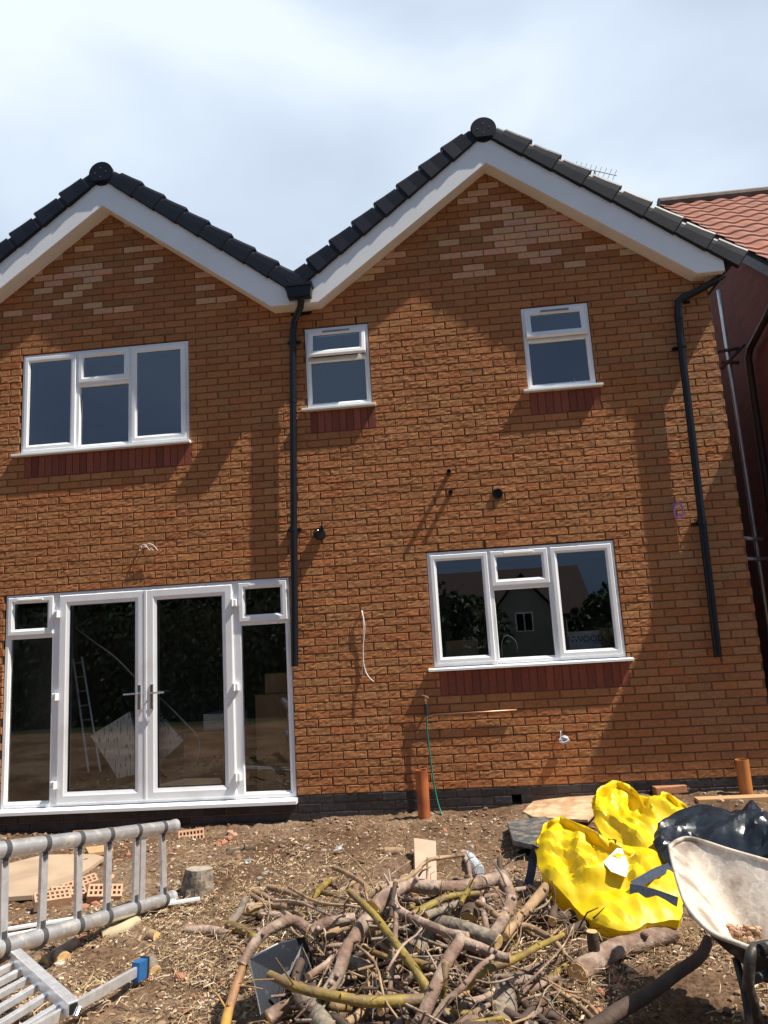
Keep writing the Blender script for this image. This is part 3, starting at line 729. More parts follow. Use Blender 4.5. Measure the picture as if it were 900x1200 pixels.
thing_box('cardboard_box', (-.92, .62, -.055), (.62, .4, .62), -6, card, 'large brown cardboard box behind the right patio door', 'box')
thing_box('cardboard_box', (-.30, .62, -.055), (.40, .4, .95), 4, card, 'tall brown cardboard box behind the right side pane', 'box')
thing_box('foam_block', (-.86, .62, .566), (.36, .3, .16), -6, mat('white_foam', (.7, .72, .74), .7), 'white foam block lying on the large cardboard box indoors', 'packaging')
thing_box('cardboard_box', (-.28, .62, .896), (.3, .3, .2), 14, card, 'small cardboard box topmost of the stack behind the right side pane', 'box')
thing_box('panel', (-3.05, 1.0, -.055), (.5, .5, 2.0), 0, mat('plaster_grey_panel', (.25, .23, .21), .9), 'tall grey panel standing indoors behind the left side pane', 'panel')
pi = MB(); pi.tube([(-1.6, .5, .05), (-.62, .75, .02)], .04, 12); tag(pi.build('plastic_tube', mat('grey_tube', (.4, .4, .42), .4), smooth=True), 'grey plastic tube lying on the floor behind the right patio door', 'tube')
thing_box('cardboard_box', (1.62, .42, .98), (.32, .2, .34), 0, card, 'brown cardboard box on the worktop behind the left kitchen pane', 'box')
thing_box('cardboard_box', (W(709, 745, .3).x+.02, .42, .98), (.15, .2, .38), 3, card, 'brown cardboard box behind the right kitchen pane', 'box')
thing_box('worktop', (2.2, .6, .9), (3.2, .6, .08), 0, mat('dark_worktop', (.05, .045, .04), .5), 'dark worktop behind the kitchen window', 'worktop')
wb = thing_box('appliance_box', (W(684, 740, .3).x, .40, .98), (.30, .2, .36), 0, mat('white_box_card', (.55, .56, .58), .7), 'white box lettered NWOOD in the right kitchen pane', 'box')
tx = bpy.data.curves.new('lettering', 'FONT'); tx.body = 'NWOOD'; tx.size = .082; tx.extrude = .001; tx.align_x = 'CENTER'
to = bpy.data.objects.new('lettering', tx); COL.objects.link(to); to.location = (W(686, 748, .296).x, .296, W(686, 752, .296).z); to.rotation_euler = (R(90), 0, 0)
bpy.context.view_layer.update(); dg = bpy.context.evaluated_depsgraph_get()
tm = bpy.data.meshes.new_from_object(to.evaluated_get(dg)); bpy.data.objects.remove(to); to = bpy.data.objects.new('lettering', tm); COL.objects.link(to); to.location = (W(686, 748, .296).x, .296, W(686, 752, .296).z); to.rotation_euler = (R(90), 0, 0); tm.materials.clear(); tm.materials.append(mat('navy_print', (.02, .03, .08), .6)); to.parent = wb
fa = MB(); q = Vector((2.02, .5, .98)); fa.tube(spline([q, q+Vector((0, 0, .28)), q+Vector((.06, -.0, .36)), q+Vector((.14, 0, .30)), q+Vector((.15, 0, .2))], 5), .011, 10)
tag(fa.build('kitchen_tap', chrome, smooth=True), 'tall chrome swan-neck tap seen through the middle kitchen pane', 'tap')

c = MB(); c.tube(spline([W(88, 735, .5), W(110, 752, .45), (W(135, 770, .4)), W(160, 795, .35), W(190, 820, .3), W(215, 845, .3), W(234, 868, .35), W(228, 900, .4)], 5), .008, 6)
tag(c.build('hanging_cable', whitec, smooth=True), 'pale cable swagging across the room behind the patio doors', 'cable')
il = empty('step_ladder', W(98, 870, .5), 'dark slim ladder leaning indoors behind the left patio door', 'ladder')
for q0_, q1_ in (((86, 772), (104, 905)), ((96, 770), (118, 905))):
    s = MB(); s.tube([W(*q0_, .55), W(*q1_, .40)], .014, 8); build_in(s, 'rail', alu, il)
for k_ in range(8):
    t_ = k_/8+.04; s = MB(); s.tube([W(lerp(86, 104, t_), lerp(772, 905, t_), lerp(.55, .40, t_)), W(lerp(96, 118, t_), lerp(770, 905, t_), lerp(.55, .40, t_))], .009, 6); build_in(s, 'rung', alu, il)

# ------------------------------------------------------------------ neighbour house
NX = 5.3
nb = empty('neighbour_house', (NX, 3, -.2), 'red brick neighbouring house with a red tiled roof, seen past the right corner', 'house')
nm = mat('red_brick_side', (.30, .07, .045), .9, var=.2, scale=5)
# course lines on the side wall
def brickmat(name, c1, c2, mo, M=None):
    m = bpy.data.materials.new(name); m.use_nodes = True; t = m.node_tree; b = t.nodes['Principled BSDF']; N = t.nodes.new; L = t.links.new; b.inputs['Roughness'].default_value = .9
    co = N('ShaderNodeTexCoord'); sx = N('ShaderNodeSeparateXYZ'); L(co.outputs['Object'], sx.inputs[0]); cb = N('ShaderNodeCombineXYZ'); L(sx.outputs[1], cb.inputs[0]); L(sx.outputs[2], cb.inputs[1])
    br = N('ShaderNodeTexBrick'); L(cb.outputs[0], br.inputs['Vector']); br.inputs['Scale'].default_value = 1; br.inputs['Brick Width'].default_value = .225; br.inputs['Row Height'].default_value = .075; br.inputs['Mortar Size'].default_value = .006
    br.inputs['Color1'].default_value = (*c1, 1); br.inputs['Color2'].default_value = (*c2, 1); br.inputs['Mortar'].default_value = (*mo, 1); L(br.outputs[0], b.inputs['Base Color']); return m
nbm = brickmat('red_side_brick', (.24, .055, .035), (.17, .04, .026), (.12, .07, .05))
w = MB(); ry, rz, ks = 3.62, 7.67, .863
ey = -.25; ez = rz-(ry-ey)*ks; by = 2*ry-ey
pts = [(ey, -.6), (by, -.6), (by, ez), (ry, rz-.08), (ey, ez)]
n = len(pts); w.poly([(NX, a, b) for a, b in pts]+[(NX+6, a, b) for a, b in pts], [list(range(n))[::-1], list(range(n, 2*n))]+[(i, (i+1) % n, (i+1) % n+n, i+n) for i in range(n)])
build_in(w, 'wall', nbm, nb)
red = mat('red_clay_pantile', (.27, .085, .045), .75, var=.3, scale=5, bump=.002, bscale=50)
rf = MB(); nW = 22; step = .30; rows = 18; Ls = (ry-ey+.3)/rows
for fr_ in (1, -1):
    for r in range(rows):
        ya, yb = r*Ls, (r+1)*Ls+.03
        cols = nW*8
        base = len(rf.v)
        for k, yy in enumerate((ya, yb)):
            for i in range(cols+1):
                x = NX-.12+i*step/8; ph = (i % 8)/8
                hgt = .035*(.5+.5*math.cos(2*math.pi*ph))**.8+(.03 if k == 1 else 0)
                rf.v.append((x, ry-fr_*yy, rz-yy*ks+hgt+.03))
        for i in range(cols): rf.f.append([base+i, base+i+1, base+cols+2+i, base+cols+1+i]); rf.c.append((1, 1, 1)); rf.mi.append(0)
        b2 = len(rf.v)
        for i in range(cols+1): v = rf.v[base+cols+1+i]; rf.v.append((v[0], v[1], v[2]-.035))
        for i in range(cols): rf.f.append([base+cols+1+i, base+cols+2+i, b2+i+1, b2+i]); rf.c.append((1, 1, 1)); rf.mi.append(0)
nr_ = build_in(rf, 'roof', red, nb, recalc=False)
rg = MB(); rg.tube([(NX-.1, ry, rz+.05), (NX+6.3, ry, rz+.05)], .10, 12); child(rg, 'ridge_tile', mat('mossy_grey_ridge', (.16, .13, .11), .9, var=.3, bump=.003), nr_)
bb = MB(); P0, P1 = Vector((NX-.10, ry, rz-.02)), Vector((NX-.10, ey-.3, rz-.02-(ry-ey+.3)*ks))
bb.poly([P0, P1, P1-Vector((0, 0, .13)), P0-Vector((0, 0, .13)), P0+Vector((.1, 0, 0)), P1+Vector((.1, 0, 0)), P1+Vector((.1, 0, -.13)), P0+Vector((.1, 0, -.13))], [(0, 1, 2, 3), (7, 6, 5, 4), (0, 4, 5, 1), (1, 5, 6, 2), (2, 6, 7, 3), (3, 7, 4, 0)])
child(bb, 'bargeboard', mat('dark_grey_leadwork', (.13, .125, .13), .7, var=.3), nr_)
def WX(px, py, X):
    d = CF*FPX+CR*(px-450)+CU*(600-py); return CAM+d*((X-CAM.x)/d.x)
dp = MB(); X = NX-.07; dp.tube([WX(906, 355, X), WX(898, 372, X), WX(879, 408, X), WX(877, 420, X), WX(884, 470, X), WX(897, 560, X), WX(915, 700, X)], .04, 12)
build_in(dp, 'drainpipe', mat('brown_downpipe', (.05, .03, .025), .5), nb, smooth=True)
# scaffold left in the gap
sc = empty('scaffold', (4.95, 2.1, -.2), 'galvanised scaffold pole with short cross tubes in the dark gap between the houses', 'scaffold')
galv = mat('galvanised_tube', (.42, .43, .45), .4, metal=.7, var=.2); X = 4.9
s = MB(); a = WX(842, 340, X); s.tube([(X, a.y, -.4), (X, a.y, a.z)], .024, 12); build_in(s, 'standard', galv, sc, smooth=True)
s = MB(); yb = a.y-.04
for p, q in (((846, 432), (872, 404)), ((842, 412), (866, 408)), ((845, 424), (866, 425))):
    s.tube([W(p[0], p[1], yb), W(q[0], q[1], yb)], .020, 10)
build_in(s, 'cross_tube', mat('rusty_tube', (.07, .05, .045), .6), sc, smooth=True)
s = MB(); s.tube([W(868, 631, yb), W(894, 632, yb)], .022, 10); s.tube([W(862, 655, yb), W(905, 655, yb)], .022, 10); build_in(s, 'ledger', galv, sc, smooth=True)
# far wall closing the gap
s = MB(); s.box(4.35, 5.25, 7.4, 7.5, -.5, 2.0); tag(s.build('gate_panel', mat('dark_fence_wood', (.05, .035, .025), .9)), 'dark timber gate closing the gap between the two houses', 'gate')

# ------------------------------------------------------------------ ladder
lad = empty('telescopic_ladder', G(150, 1080, -.2), 'silver telescopic ladder lying on its side on the soil below the patio doors', 'ladder')
A = G(200, 1052, -.15); Bm = W(-60, 1133, -3.55); Bl = W(0, 1112, -3.25)
dirv = (Bl-A)
Atop = W(203, 968, A.y); Btop = W(0, 996, Bl.y)
def ext(p, q, t): return p+(q-p)*t
r0, r1 = .040, .047
nseg = 7
bot = [A+(Bl-A)*t for t in (-.0, 1.5)]; top = [Atop+(Btop-Atop)*t for t in (0, 1.5)]
def pxpos(p):
    d = p-CAM; z = d.dot(CF); return 450+FPX*d.dot(CR)/z, 600-FPX*d.dot(CU)/z
def find(P, Q, tx):
    lo, hi = -.1, 1.6
    for _ in range(40):
        m = (lo+hi)/2
        if pxpos(P+(Q-P)*m)[0] > tx: lo = m
        else: hi = m
    return (lo+hi)/2
cr_px = [(190, 192), (160, 158), (127, 125), (92, 91), (52, 48), (5, 3), (-50, -52)]
tt = [find(Atop, Btop, a) for a, _ in cr_px]; tb = [find(A, Bl, b) for _, b in cr_px]
for (P, Q, T) in ((Atop, Btop, tt), (A, Bl, tb)):
    s = MB(); prev = 0
    for i, t in enumerate(T+[1.5]):
        s.tube([ext(P, Q, prev), ext(P, Q, t)], lerp(.036, .044, i/7), 20); prev = t
    o = build_in(s, 'rail', alu_tube, lad, smooth=True); md = o.modifiers.new('e', 'EDGE_SPLIT'); md.split_angle = R(40)
    s = MB(); s.tube([ext(P, Q, -.018), ext(P, Q, .004)], .041, 20); build_in(s, 'end_cap', alu, lad)
for i in range(7):
    a = ext(Atop, Btop, tt[i]); b = ext(A, Bl, tb[i]); dr = (Btop-Atop).normalized()
    for c in (a, b): s = MB(); s.tube([c-dr*.014, c+dr*.014], lerp(.0395, .0475, i/7), 20); build_in(s, 'collar', grey_collar, lad)
    s = MB(); ax = (a-b).normalized(); sd_ = dr; nn = ax.cross(sd_).normalized(); w_, t_ = (.020, .011)
    lo, hi = b+ax*.035, a-ax*.035; v = []
    for c in (lo, hi):
        for k1, k2 in ((-1, -1), (-.5, -1.25), (.5, -1.25), (1, -1), (1, 1), (-1, 1)): v.append(c+sd_*w_*k1+nn*t_*k2)
    s.poly(v, [(0, 1, 2, 3, 4, 5), (11, 10, 9, 8, 7, 6)]+[(k, (k+1) % 6, (k+1) % 6+6, k+6) for k in range(6)])
    build_in(s, 'rung', alu, lad)
    if i == 1:
        s = MB(); v2 = [Vector(q)-dr*.05 for q in v]; s.poly(v2, [(0, 1, 2, 3, 4, 5), (11, 10, 9, 8, 7, 6)]+[(k, (k+1) % 6, (k+1) % 6+6, k+6) for k in range(6)]); build_in(s, 'rung', alu, lad)
    for c, sg in ((a, -1), (b, 1)):
        s = MB(); q = c+ax*sg*.055; s.tube([q-ax*.022, q+ax*.022], .020, 6); build_in(s, 'rung_bracket', grey_collar, lad)
# folded half with its stabiliser bar
fl_ = empty('folded_ladder_section', G(60, 1170, -.1), 'closed ladder section with tight rungs and a long stabiliser bar with blue foot', 'ladder')
def bar(name, p, q, w, h, m, par, upv=Vector((0, 0, 1)), mi=0):
    d = (q-p).normalized(); s_ = d.cross(upv).normalized(); u = s_.cross(d); M = MB(); v = []
    for c in (p, q):
        for a, b in ((-1, -1), (1, -1), (1, 1), (-1, 1)): v.append(c+s_*w/2*a+u*h/2*b)
    M.poly(v, [(3, 2, 1, 0), (4, 5, 6, 7), (0, 1, 5, 4), (1, 2, 6, 5), (2, 3, 7, 6), (3, 0, 4, 7)])
    return build_in(M, name, m, par, bevel=.003)
zf = -.03
f0, f1 = G(18, 1120, .0), G(86, 1182, -.04)
bar('side_rail', f0, f1, .045, .055, alu, fl_)
ends = [((20, 1129), (-40, 1158)), ((27, 1137), (-40, 1172)), ((36, 1146), (-40, 1187)), ((46, 1155), (-40, 1206)), ((57, 1166), (-40, 1226)), ((70, 1179), (-30, 1240))]
for i, (p, q) in enumerate(ends):
    z = lerp(-.03, -.06, i/5); bar('rung', G(p[0], p[1], z), G(q[0], q[1], z), .030, .030, alu, fl_)
s = MB(); e0 = f1+(f1-f0).normalized()*.004; 
bar('rail_end_opening', f1-(f1-f0).normalized()*.01, e0, .034, .042, black_hole, fl_)
b0, b1 = G(30, 1212, -.05), G(163, 1137, -.12)
bar('stabiliser_bar', b0, b1, .020, .045, alu, fl_)
fd = (b1-b0).normalized()
bar('foot', b1-fd*.03, b1+fd*.035, .045, .085, bluep, fl_); bar('foot_pad', b1+fd*.035, b1+fd*.05, .047, .095, rubber, fl_)
s = MB(); q = G(93, 1181, -.02); s.tube([q+Vector((0, -.03, -.02)), q+Vector((0, .0, .0))], .012, 10); build_in(s, 'bolt', chrome, fl_)
# long white strips lying behind the ladder
for k, (p, q, lb) in enumerate((((-30, 1095), (234, 1053), 'thin white trim strip lying on the soil behind the ladder, the farther of the pair'), ((-30, 1103), (150, 1072), 'thin white trim strip lying on the soil behind the ladder, the nearer of the pair'))):
    a, b = G(p[0], p[1], -.17), G(q[0], q[1], -.17); s = MB(); d = (b-a).normalized(); n_ = Vector((-d.y, d.x, 0))
    v = [c+n_*a_*.014+Vector((0, 0, b_*.008)) for c in (a, b) for a_, b_ in ((-1, -1), (1, -1), (1, 1), (-1, 1))]
    s.poly(v, [(3, 2, 1, 0), (4, 5, 6, 7), (0, 1, 5, 4), (1, 2, 6, 5), (2, 3, 7, 6), (3, 0, 4, 7)]); tag(s.build('trim_strip', upvc, bevel=.002), lb, 'trim strip', 'trim strips behind the ladder')

# ------------------------------------------------------------------ rubble, bricks, boards
paleb = mat('pale_orange_brick', (.50, .30, .19), .85, var=.18, scale=20, bump=.002, bscale=90)
def holed_brick(P, rz, label, tilt=(0, 0), L_=.215, group=None):
    s = MB(); M = Matrix.Translation(P) @ Matrix.Rotation(R(rz), 4, 'Z') @ Matrix.Rotation(R(tilt[0]), 4, 'X') @ Matrix.Rotation(R(tilt[1]), 4, 'Y')
    w, h_ = .1025, .065
    # stretcher face with frogs cut as slots: webs across, side walls along
    s.box(-L_/2, L_/2, -w/2, -w/2+.018, 0, h_, M=M); s.box(-L_/2, L_/2, w/2-.018, w/2, 0, h_, M=M); s.box(-L_/2+.002, L_/2-.002, -w/2+.018, w/2-.018, 0, .02, M=M)
    nweb = 7
    for i in range(nweb+1):
        x = -L_/2+.006+(L_-.012)*i/nweb; s.box(x-.006, x+.006, -w/2+.018, w/2-.018, .02, h_-.0005, M=M)
    s.box(-L_/2+.002, L_/2-.002, -.008, .008, .02, h_-.001, M=M)
    return tag(s.build('brick', paleb, origin=P, bevel=0), label, 'brick', group)
P = G(224, 983, gz(-.75, -.55)); holed_brick(Vector((P.x, P.y, gz(P.x, P.y)+.005)), 22, 'whole perforated brick lying on the soil below the right patio door', (62, 0))
for px, py, rz, lb, tl in ((78, 1052, 38, 'nearest perforated brick at the end of the board behind the ladder', (20, 10)), (95, 1043, 40, 'middle perforated brick of the three behind the ladder', (15, -8)), (60, 1060, 36, 'leftmost perforated brick of the three behind the ladder', (18, 5)), (102, 972, 2, 'perforated brick lying under the patio door sill behind the upper ladder rail', (78, 0)), (122, 1048, 20, 'broken perforated brick seen between two ladder rungs', (30, 10))):
    P = G(px, py, -.18); holed_brick(Vector((P.x, P.y, gz(P.x, P.y)+.01)), rz, lb, tl)
def rock(P, r, m, name, label=None, cat=None, group=None, sq=(1, 1, .7), seed=0, sub=2, fl=.35, kind=None):
    bm = bmesh.new(); bmesh.ops.create_icosphere(bm, subdivisions=sub, radius=1)
    for v in bm.verts:
        n_ = 1+fl*noise.noise(v.co*1.3+Vector((seed, 0, 0)))+fl*.4*noise.noise(v.co*3+Vector((0, seed, 0))); v.co = Vector((v.co.x*sq[0], v.co.y*sq[1], v.co.z*sq[2]))*n_*r
    me = bpy.data.meshes.new(name); bm.to_mesh(me); bm.free(); me.materials.append(m); o = bpy.data.objects.new(name, me); COL.objects.link(o); o.location = P; o.rotation_euler = (random.uniform(-.3, .3), random.uniform(-.3, .3), seed)
    return tag(o, label, cat, group)
stone = mat('grey_stone', (.28, .26, .24), .9, var=.25, scale=30, bump=.004, bscale=60)
rubb = mat('terracotta_fragment', (.40, .17, .10), .9, var=.25, scale=20, bump=.003)
def on(px, py, h=0):
    P = G(px, py, -.18)
    for _ in range(6): P = G(px, py, gz(P.x, P.y))
    return Vector((P.x, P.y, P.z+h))
# board behind the ladder
def slab(name, pts, th, m, label, cat, h=.02, lift=None):
    s = MB(); a = [on(x, y, h) for x, y in pts]
    zc = [h_ for h_ in (lift or [0]*len(a))]; a = [p+Vector((0, 0, zc[i])) for i, p in enumerate(a)]
    if not lift: 
        zz = max(p.z for p in a); a = [Vector((p.x, p.y, zz)) for p in a]
    n = len(a); s.poly(a+[p-Vector((0, 0, th)) for p in a], [list(range(n)), list(range(2*n-1, n-1, -1))]+[(i, (i+1) % n, (i+1) % n+n, i+n) for i in range(n)])
    return tag(s.build(name, m, origin=a[0], bevel=.002), label, cat)
slab('plywood_sheet', [(-40, 1032), (-40, 1058), (38, 1058), (82, 1038), (122, 1014), (110, 1008), (50, 1010)], .03, mat('dusty_plywood', (.46, .34, .23), .85, var=.12, scale=6, col2=(.36, .26, .18), c2scale=3), 'dusty plywood sheet lying flat on the soil behind the ladder', 'board')
slab('plank_offcut', [(100, 1000), (104, 1006), (133, 1004), (130, 996)], .03, wood_new, 'short plank lying behind the far edge of the plywood sheet', 'plank', h=.04)
slab('particle_board', [(613, 955), (625, 963), (690, 972), (703, 958), (697, 938), (640, 928)], .02, osb, 'orange brown weathered particle board lying on the soil behind the yellow bag', 'board', lift=[.01, .02, .05, .05, .03, .01])
# timbers at the right by the wall
def timber(px0, px1, py, y, w, h_, label, name='timber', m=wood_new):
    a = W(px0, py, y); b = W(px1, py, y); s = MB(); zz = gz((a.x+b.x)/2, y)-.01
    s.cbox(a.x, b.x, y, y+w, zz, zz+h_, .004); return tag(s.build(name, m, bevel=.003), label, 'timber')
timber(816, 960, 925, -.32, .10, .05, 'pale sawn timber lying on the soil by the right corner of the house')
s = MB(); a = on(786, 930, .0); M = Matrix.Translation(a) @ Matrix.Rotation(R(12), 4, 'Z'); s.cbox(-.16, .14, -.05, .05, 0, .075, .008, M=M)
for k in range(3): s.box(.14, .17, -.05+k*.037, -.025+k*.037, .005, .065, M=M)
tag(s.build('timber_block', mat('reddish_timber', (.42, .19, .09), .8, var=.3, scale=12, stretch=(1, 8, 8)), bevel=.004), 'reddish timber block with a notched end lying by the wall', 'timber')
# stump, blocks and loose logs
s = MB(); P = on(232, 1047, 0)
s.tube([P+Vector((0, 0, -.04)), P+Vector((0, 0, .05)), P+Vector((.004, .01, .155))], [.118, .10, .085], 17, jit=.16, capmi=1)
tag(s.build('tree_stump', [bark_g, mat('weathered_end_grain', (.36, .31, .25), .9, var=.3, scale=20, bump=.004)], recalc=True, bevel=.004), 'weathered grey tree stump standing right of the ladder ends', 'stump')
slab('pink_block', [(485, 1022), (487, 1035), (512, 1036), (512, 1006), (486, 1002)], .03, mat('pink_chipboard', (.52, .36, .26), .85), 'pale pink board piece standing behind the branch pile', 'board', lift=[.0, .0, .0, .10, .10])
# crumpled clear bottle
s = MB(); a = on(548, 1008, .05); b = on(563, 1033, .06); n_ = 9
s.tube([a+(b-a)*t for t in [i/n_ for i in range(n_+1)]], [.014, .016, .03, .038, .030, .040, .034, .041, .036, .03], 14, jit=.12)
tag(s.build('plastic_bottle', mat('crushed_clear_plastic', (.55, .62, .68), .2, var=.3, scale=18, spec=.8)), 'crushed clear plastic bottle behind the branch pile', 'bottle')
for px, py, lb in ((397, 996, 'crumpled pale plastic scrap on the bare soil left of the small log'), (290, 1011, 'crumpled blue grey plastic scrap on the soil right of the stump')):
    P = on(px, py, .012); rock(P, .042, mat('plastic_scrap_%d' % px, (.42, .45, .45) if px == 397 else (.22, .27, .33), .3), 'plastic_scrap', lb, 'plastic scrap', sq=(1.3, .7, .25), seed=px, sub=2, fl=.9)
nr = random.Random(5)
frs = [(271, 977), (262, 988), (268, 984), (256, 991), (276, 980), (133, 970), (140, 1010), (150, 1003), (128, 1030), (112, 1062), (100, 1065), (105, 1092), (115, 1098), (98, 1100), (716, 1142), (723, 1152), (738, 1140), (745, 1148), (728, 1160), (705, 1166), (712, 1134), (258, 1036), (520, 975), (700, 1185), (845, 940), (838, 936), (172, 1150), (212, 1148)]
for i, (px, py) in enumerate(frs):
    P = on(px, py, .01); rock(P, nr.uniform(.018, .036), rubb if i % 4 else paleb, 'brick_fragment', 'small broken piece of orange brick lying on the soil', 'brick fragment', 'broken brick pieces on the soil', seed=i*1.7, sub=1, fl=.6, sq=(1.2, .9, .7))
for i in range(70):
    x, y = nr.uniform(-1.9, 4.0), nr.uniform(-3.6, -.35); P = Vector((x, y, gz(x, y)+.004))
    rock(P, nr.uniform(.010, .026), stone if i % 3 else mat('pale_chalky_stone', (.55, .49, .40), .9, var=.2), 'stone', 'small stone lying in the dug soil', 'stone', 'stones in the dug soil', seed=i*2.3, sub=1, fl=.6)

# ------------------------------------------------------------------ branches
def wobble(pts, r, seed, n=5, amp=.28):
    sp = spline(pts, 3) if len(pts) > 1 else pts; out = []
    for i, p in enumerate(sp):
        out.append(p+Vector((noise.noise(Vector((seed, i*.35, 0))), noise.noise(Vector((0, seed, i*.35))), noise.noise(Vector((i*.35, 0, seed)))))*r*amp)
    return out
def branch(name, px, rpx, h, m, label, group=None, taper_=.75, cat=None, knots=2, seed=0):
    """px: image polyline, h: height(s) over the ground of each point"""
    hh = h if isinstance(h, (list, tuple)) else [h]*len(px)
    pts = []
    for (x, y), q in zip(px, hh):
        P = G(x, y, -.18+q)
        for _ in range(5): P = G(x, y, gz(P.x, P.y)+q)
        pts.append(P)
    dist = (pts[0]-CAM).length; r = rpx*dist/FPX*(.78 if rpx > 3 else 1)
    pts = [p+Vector((0, 0, r*.3)) for p in pts]
    pa = wobble(pts, r, seed+.37, 5)
    k = len(pa); rad = [r*(lerp(1, taper_, i/(k-1)))*(1+.10*noise.noise(Vector((i*.6, seed, 2)))) for i in range(k)]
    s = MB(); n = 12 if r > .012 else 8
    s.tube(pa, rad, n, caps=False, jit=.03)
    rn = random.Random(seed)
    for q in range(knots):
        i = rn.randrange(1, k-1); d = (pa[i+1]-pa[i-1]).normalized(); a = Vector((rn.uniform(-1, 1), rn.uniform(-1, .2), rn.uniform(0, 1.2))); a = (a-d*a.dot(d)).normalized()
        if rn.random() < .5: s.tube([pa[i], pa[i]+a*rad[i]*1.2, pa[i]+a*rad[i]*1.5+d*rad[i]*.2], [rad[i]*.5, rad[i]*.4, rad[i]*.33], 7)
        else:
            w_ = max(.0022, rad[i]*.22); q_ = pa[i]+a*rad[i]; l_ = rn.uniform(.05, .16); b_ = (a+d*rn.uniform(-.8, .8)).normalized(); c_ = (b_+Vector((rn.uniform(-.5, .5), rn.uniform(-.5, .5), rn.uniform(-.5, .2)))).normalized()
            s.tube([pa[i], q_, q_+b_*l_*.5, q_+b_*l_*.5+c_*l_*.5], [w_*1.4, w_, w_*.8, w_*.5], 5)
    o = s.build(name, m, smooth=True, origin=pts[0], recalc=True)
    for e0, e1 in ((0, 1), (-1, -2)):
        d = (pa[e0]-pa[e1]).normalized(); c = MB(); rr = rad[e0]*.99
        c.tube([pa[e0]-d*rr*.05, pa[e0]+d*rr*.06], [rr, rr*.93], n)
        oc = c.build('cut_end', cutwood, origin=pts[0]); oc.location = (0, 0, 0); oc.parent = o
    tag(o, label, cat or name.replace('_', ' '), group); return o
BG = 'branches in the brushwood pile'
seedc = [0]
def B(px, r, h, m, label, name='branch', taper_=.72, knots=4):
    seedc[0] += 1; return branch(name, px, r, h, m, label, BG, taper_, name, knots, seedc[0])
B([(410, 1046), (440, 1075), (462, 1105), (485, 1135), (506, 1168)], 4.4, [.38, .34, .30, .26, .2], bark_yg, 'olive green branch slanting down to the right across the middle of the pile', taper_=1.25)
B([(316, 1144), (345, 1158), (400, 1171), (450, 1176), (502, 1172)], 5.2, [.30, .28, .26, .24, .22], bark_yg, 'olive green branch lying level across the front of the pile over the black box', taper_=1.3)
B([(262, 1210), (272, 1172), (286, 1130)], 6.5, [.08, .14, .2], bark_y, 'orange yellow branch rising beside the black box', taper_=.9)
B([(284, 1133), (300, 1106), (320, 1088), (344, 1081), (362, 1092)], 6.5, [.2, .25, .28, .28, .24], bark, 'purple brown branch arching over the black box', taper_=1.15)
B([(366, 1093), (385, 1083), (416, 1078)], 8.5, [.22, .24, .22], bark, 'thick brown branch butting on the arching branch')
B([(378, 1100), (400, 1090), (418, 1084)], 6, .15, bark_tan, 'tan branch tucked under the thick brown one')
B([(438, 1068), (455, 1052), (475, 1040)], 11, [.26, .28, .28], bark, 'smooth grey brown limb rising to the left end of the long trunk', 'limb')
B([(470, 1036), (500, 1042), (540, 1043), (592, 1030)], 9, [.26, .26, .25, .26], bark, 'long smooth grey brown trunk along the back of the pile', 'limb', .95, 4)
B([(434, 1052), (445, 1042), (478, 1030), (500, 1010), (515, 1006), (544, 1003)], 3.5, [.25, .28, .3, .34, .34, .34], bark_tan, 'thin tan branch bent over the back of the pile')
B([(543, 1002), (549, 1016), (552, 1034)], 4, [.34, .3, .25], bark, 'short grey branch dropping from the back of the pile beside the bottle')
B([(553, 1035), (546, 1048), (541, 1060)], 4, .3, bark_yg, 'short olive stick crossing the long trunk')
B([(391, 1018), (405, 1024), (421, 1033), (431, 1042)], 3.4, [.1, .12, .14, .16], bark_tan, 'crooked tan stick at the upper left of the pile with a frayed end')
B([(395, 1048), (412, 1036), (422, 1032)], 2.5, .06, bark_tan, 'short thin stick crossing under the crooked tan stick', knots=1)
B([(480, 1215), (497, 1190), (512, 1155), (528, 1122), (541, 1102)], 8.5, [.15, .2, .25, .3, .33], bark, 'purple brown limb rising from the front edge to the centre of the pile', 'limb', .95)
B([(541, 1103), (556, 1111), (575, 1119), (598, 1126)], 7.5, [.33, .31, .3, .28], bark, 'purple brown limb running right from the centre of the pile', 'limb')
B([(498, 1215), (520, 1178), (545, 1155), (560, 1136), (578, 1122)], 4.5, [.18, .24, .28, .3, .3], bark, 'slim brown branch curving up at the front of the pile')
B([(545, 1158), (572, 1138), (600, 1127), (630, 1112), (661, 1097)], 6, [.22, .24, .24, .22, .2], bark_yg, 'olive brown branch reaching right from the pile to the open ground', taper_=.6)
B([(588, 1030), (598, 1055), (592, 1078), (575, 1100)], 8.5, [.26, .24, .22, .2], bark, 'curved brown limb at the right end of the long trunk', 'limb')
B([(640, 1042), (622, 1064), (604, 1084), (592, 1100)], 6.5, [.12, .13, .14, .14], bark_tan, 'tan branch leaning down from the yellow bag')
B([(596, 1086), (620, 1087), (640, 1097), (653, 1108), (668, 1129)], 4.5, [.14, .16, .15, .12, .06], bark_tan, 'curved tan branch ending on the ground right of the pile')
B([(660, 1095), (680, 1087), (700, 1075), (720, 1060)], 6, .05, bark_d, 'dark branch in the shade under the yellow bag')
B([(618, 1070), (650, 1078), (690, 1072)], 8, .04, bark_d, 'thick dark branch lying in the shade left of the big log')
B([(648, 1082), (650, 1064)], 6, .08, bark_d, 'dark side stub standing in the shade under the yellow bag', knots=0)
B([(676, 1146), (700, 1130), (735, 1112), (790, 1094)], 14, [.03, .04, .04, .04], bark, 'big brown log with an upright stub lying below the yellow bag', 'log', .85, 1)
B([(698, 1121), (695, 1107), (693, 1094)], 7.5, [.06, .12, .17], bark_d, 'upright sawn stub standing on the big log', 'stub', .95, 0)
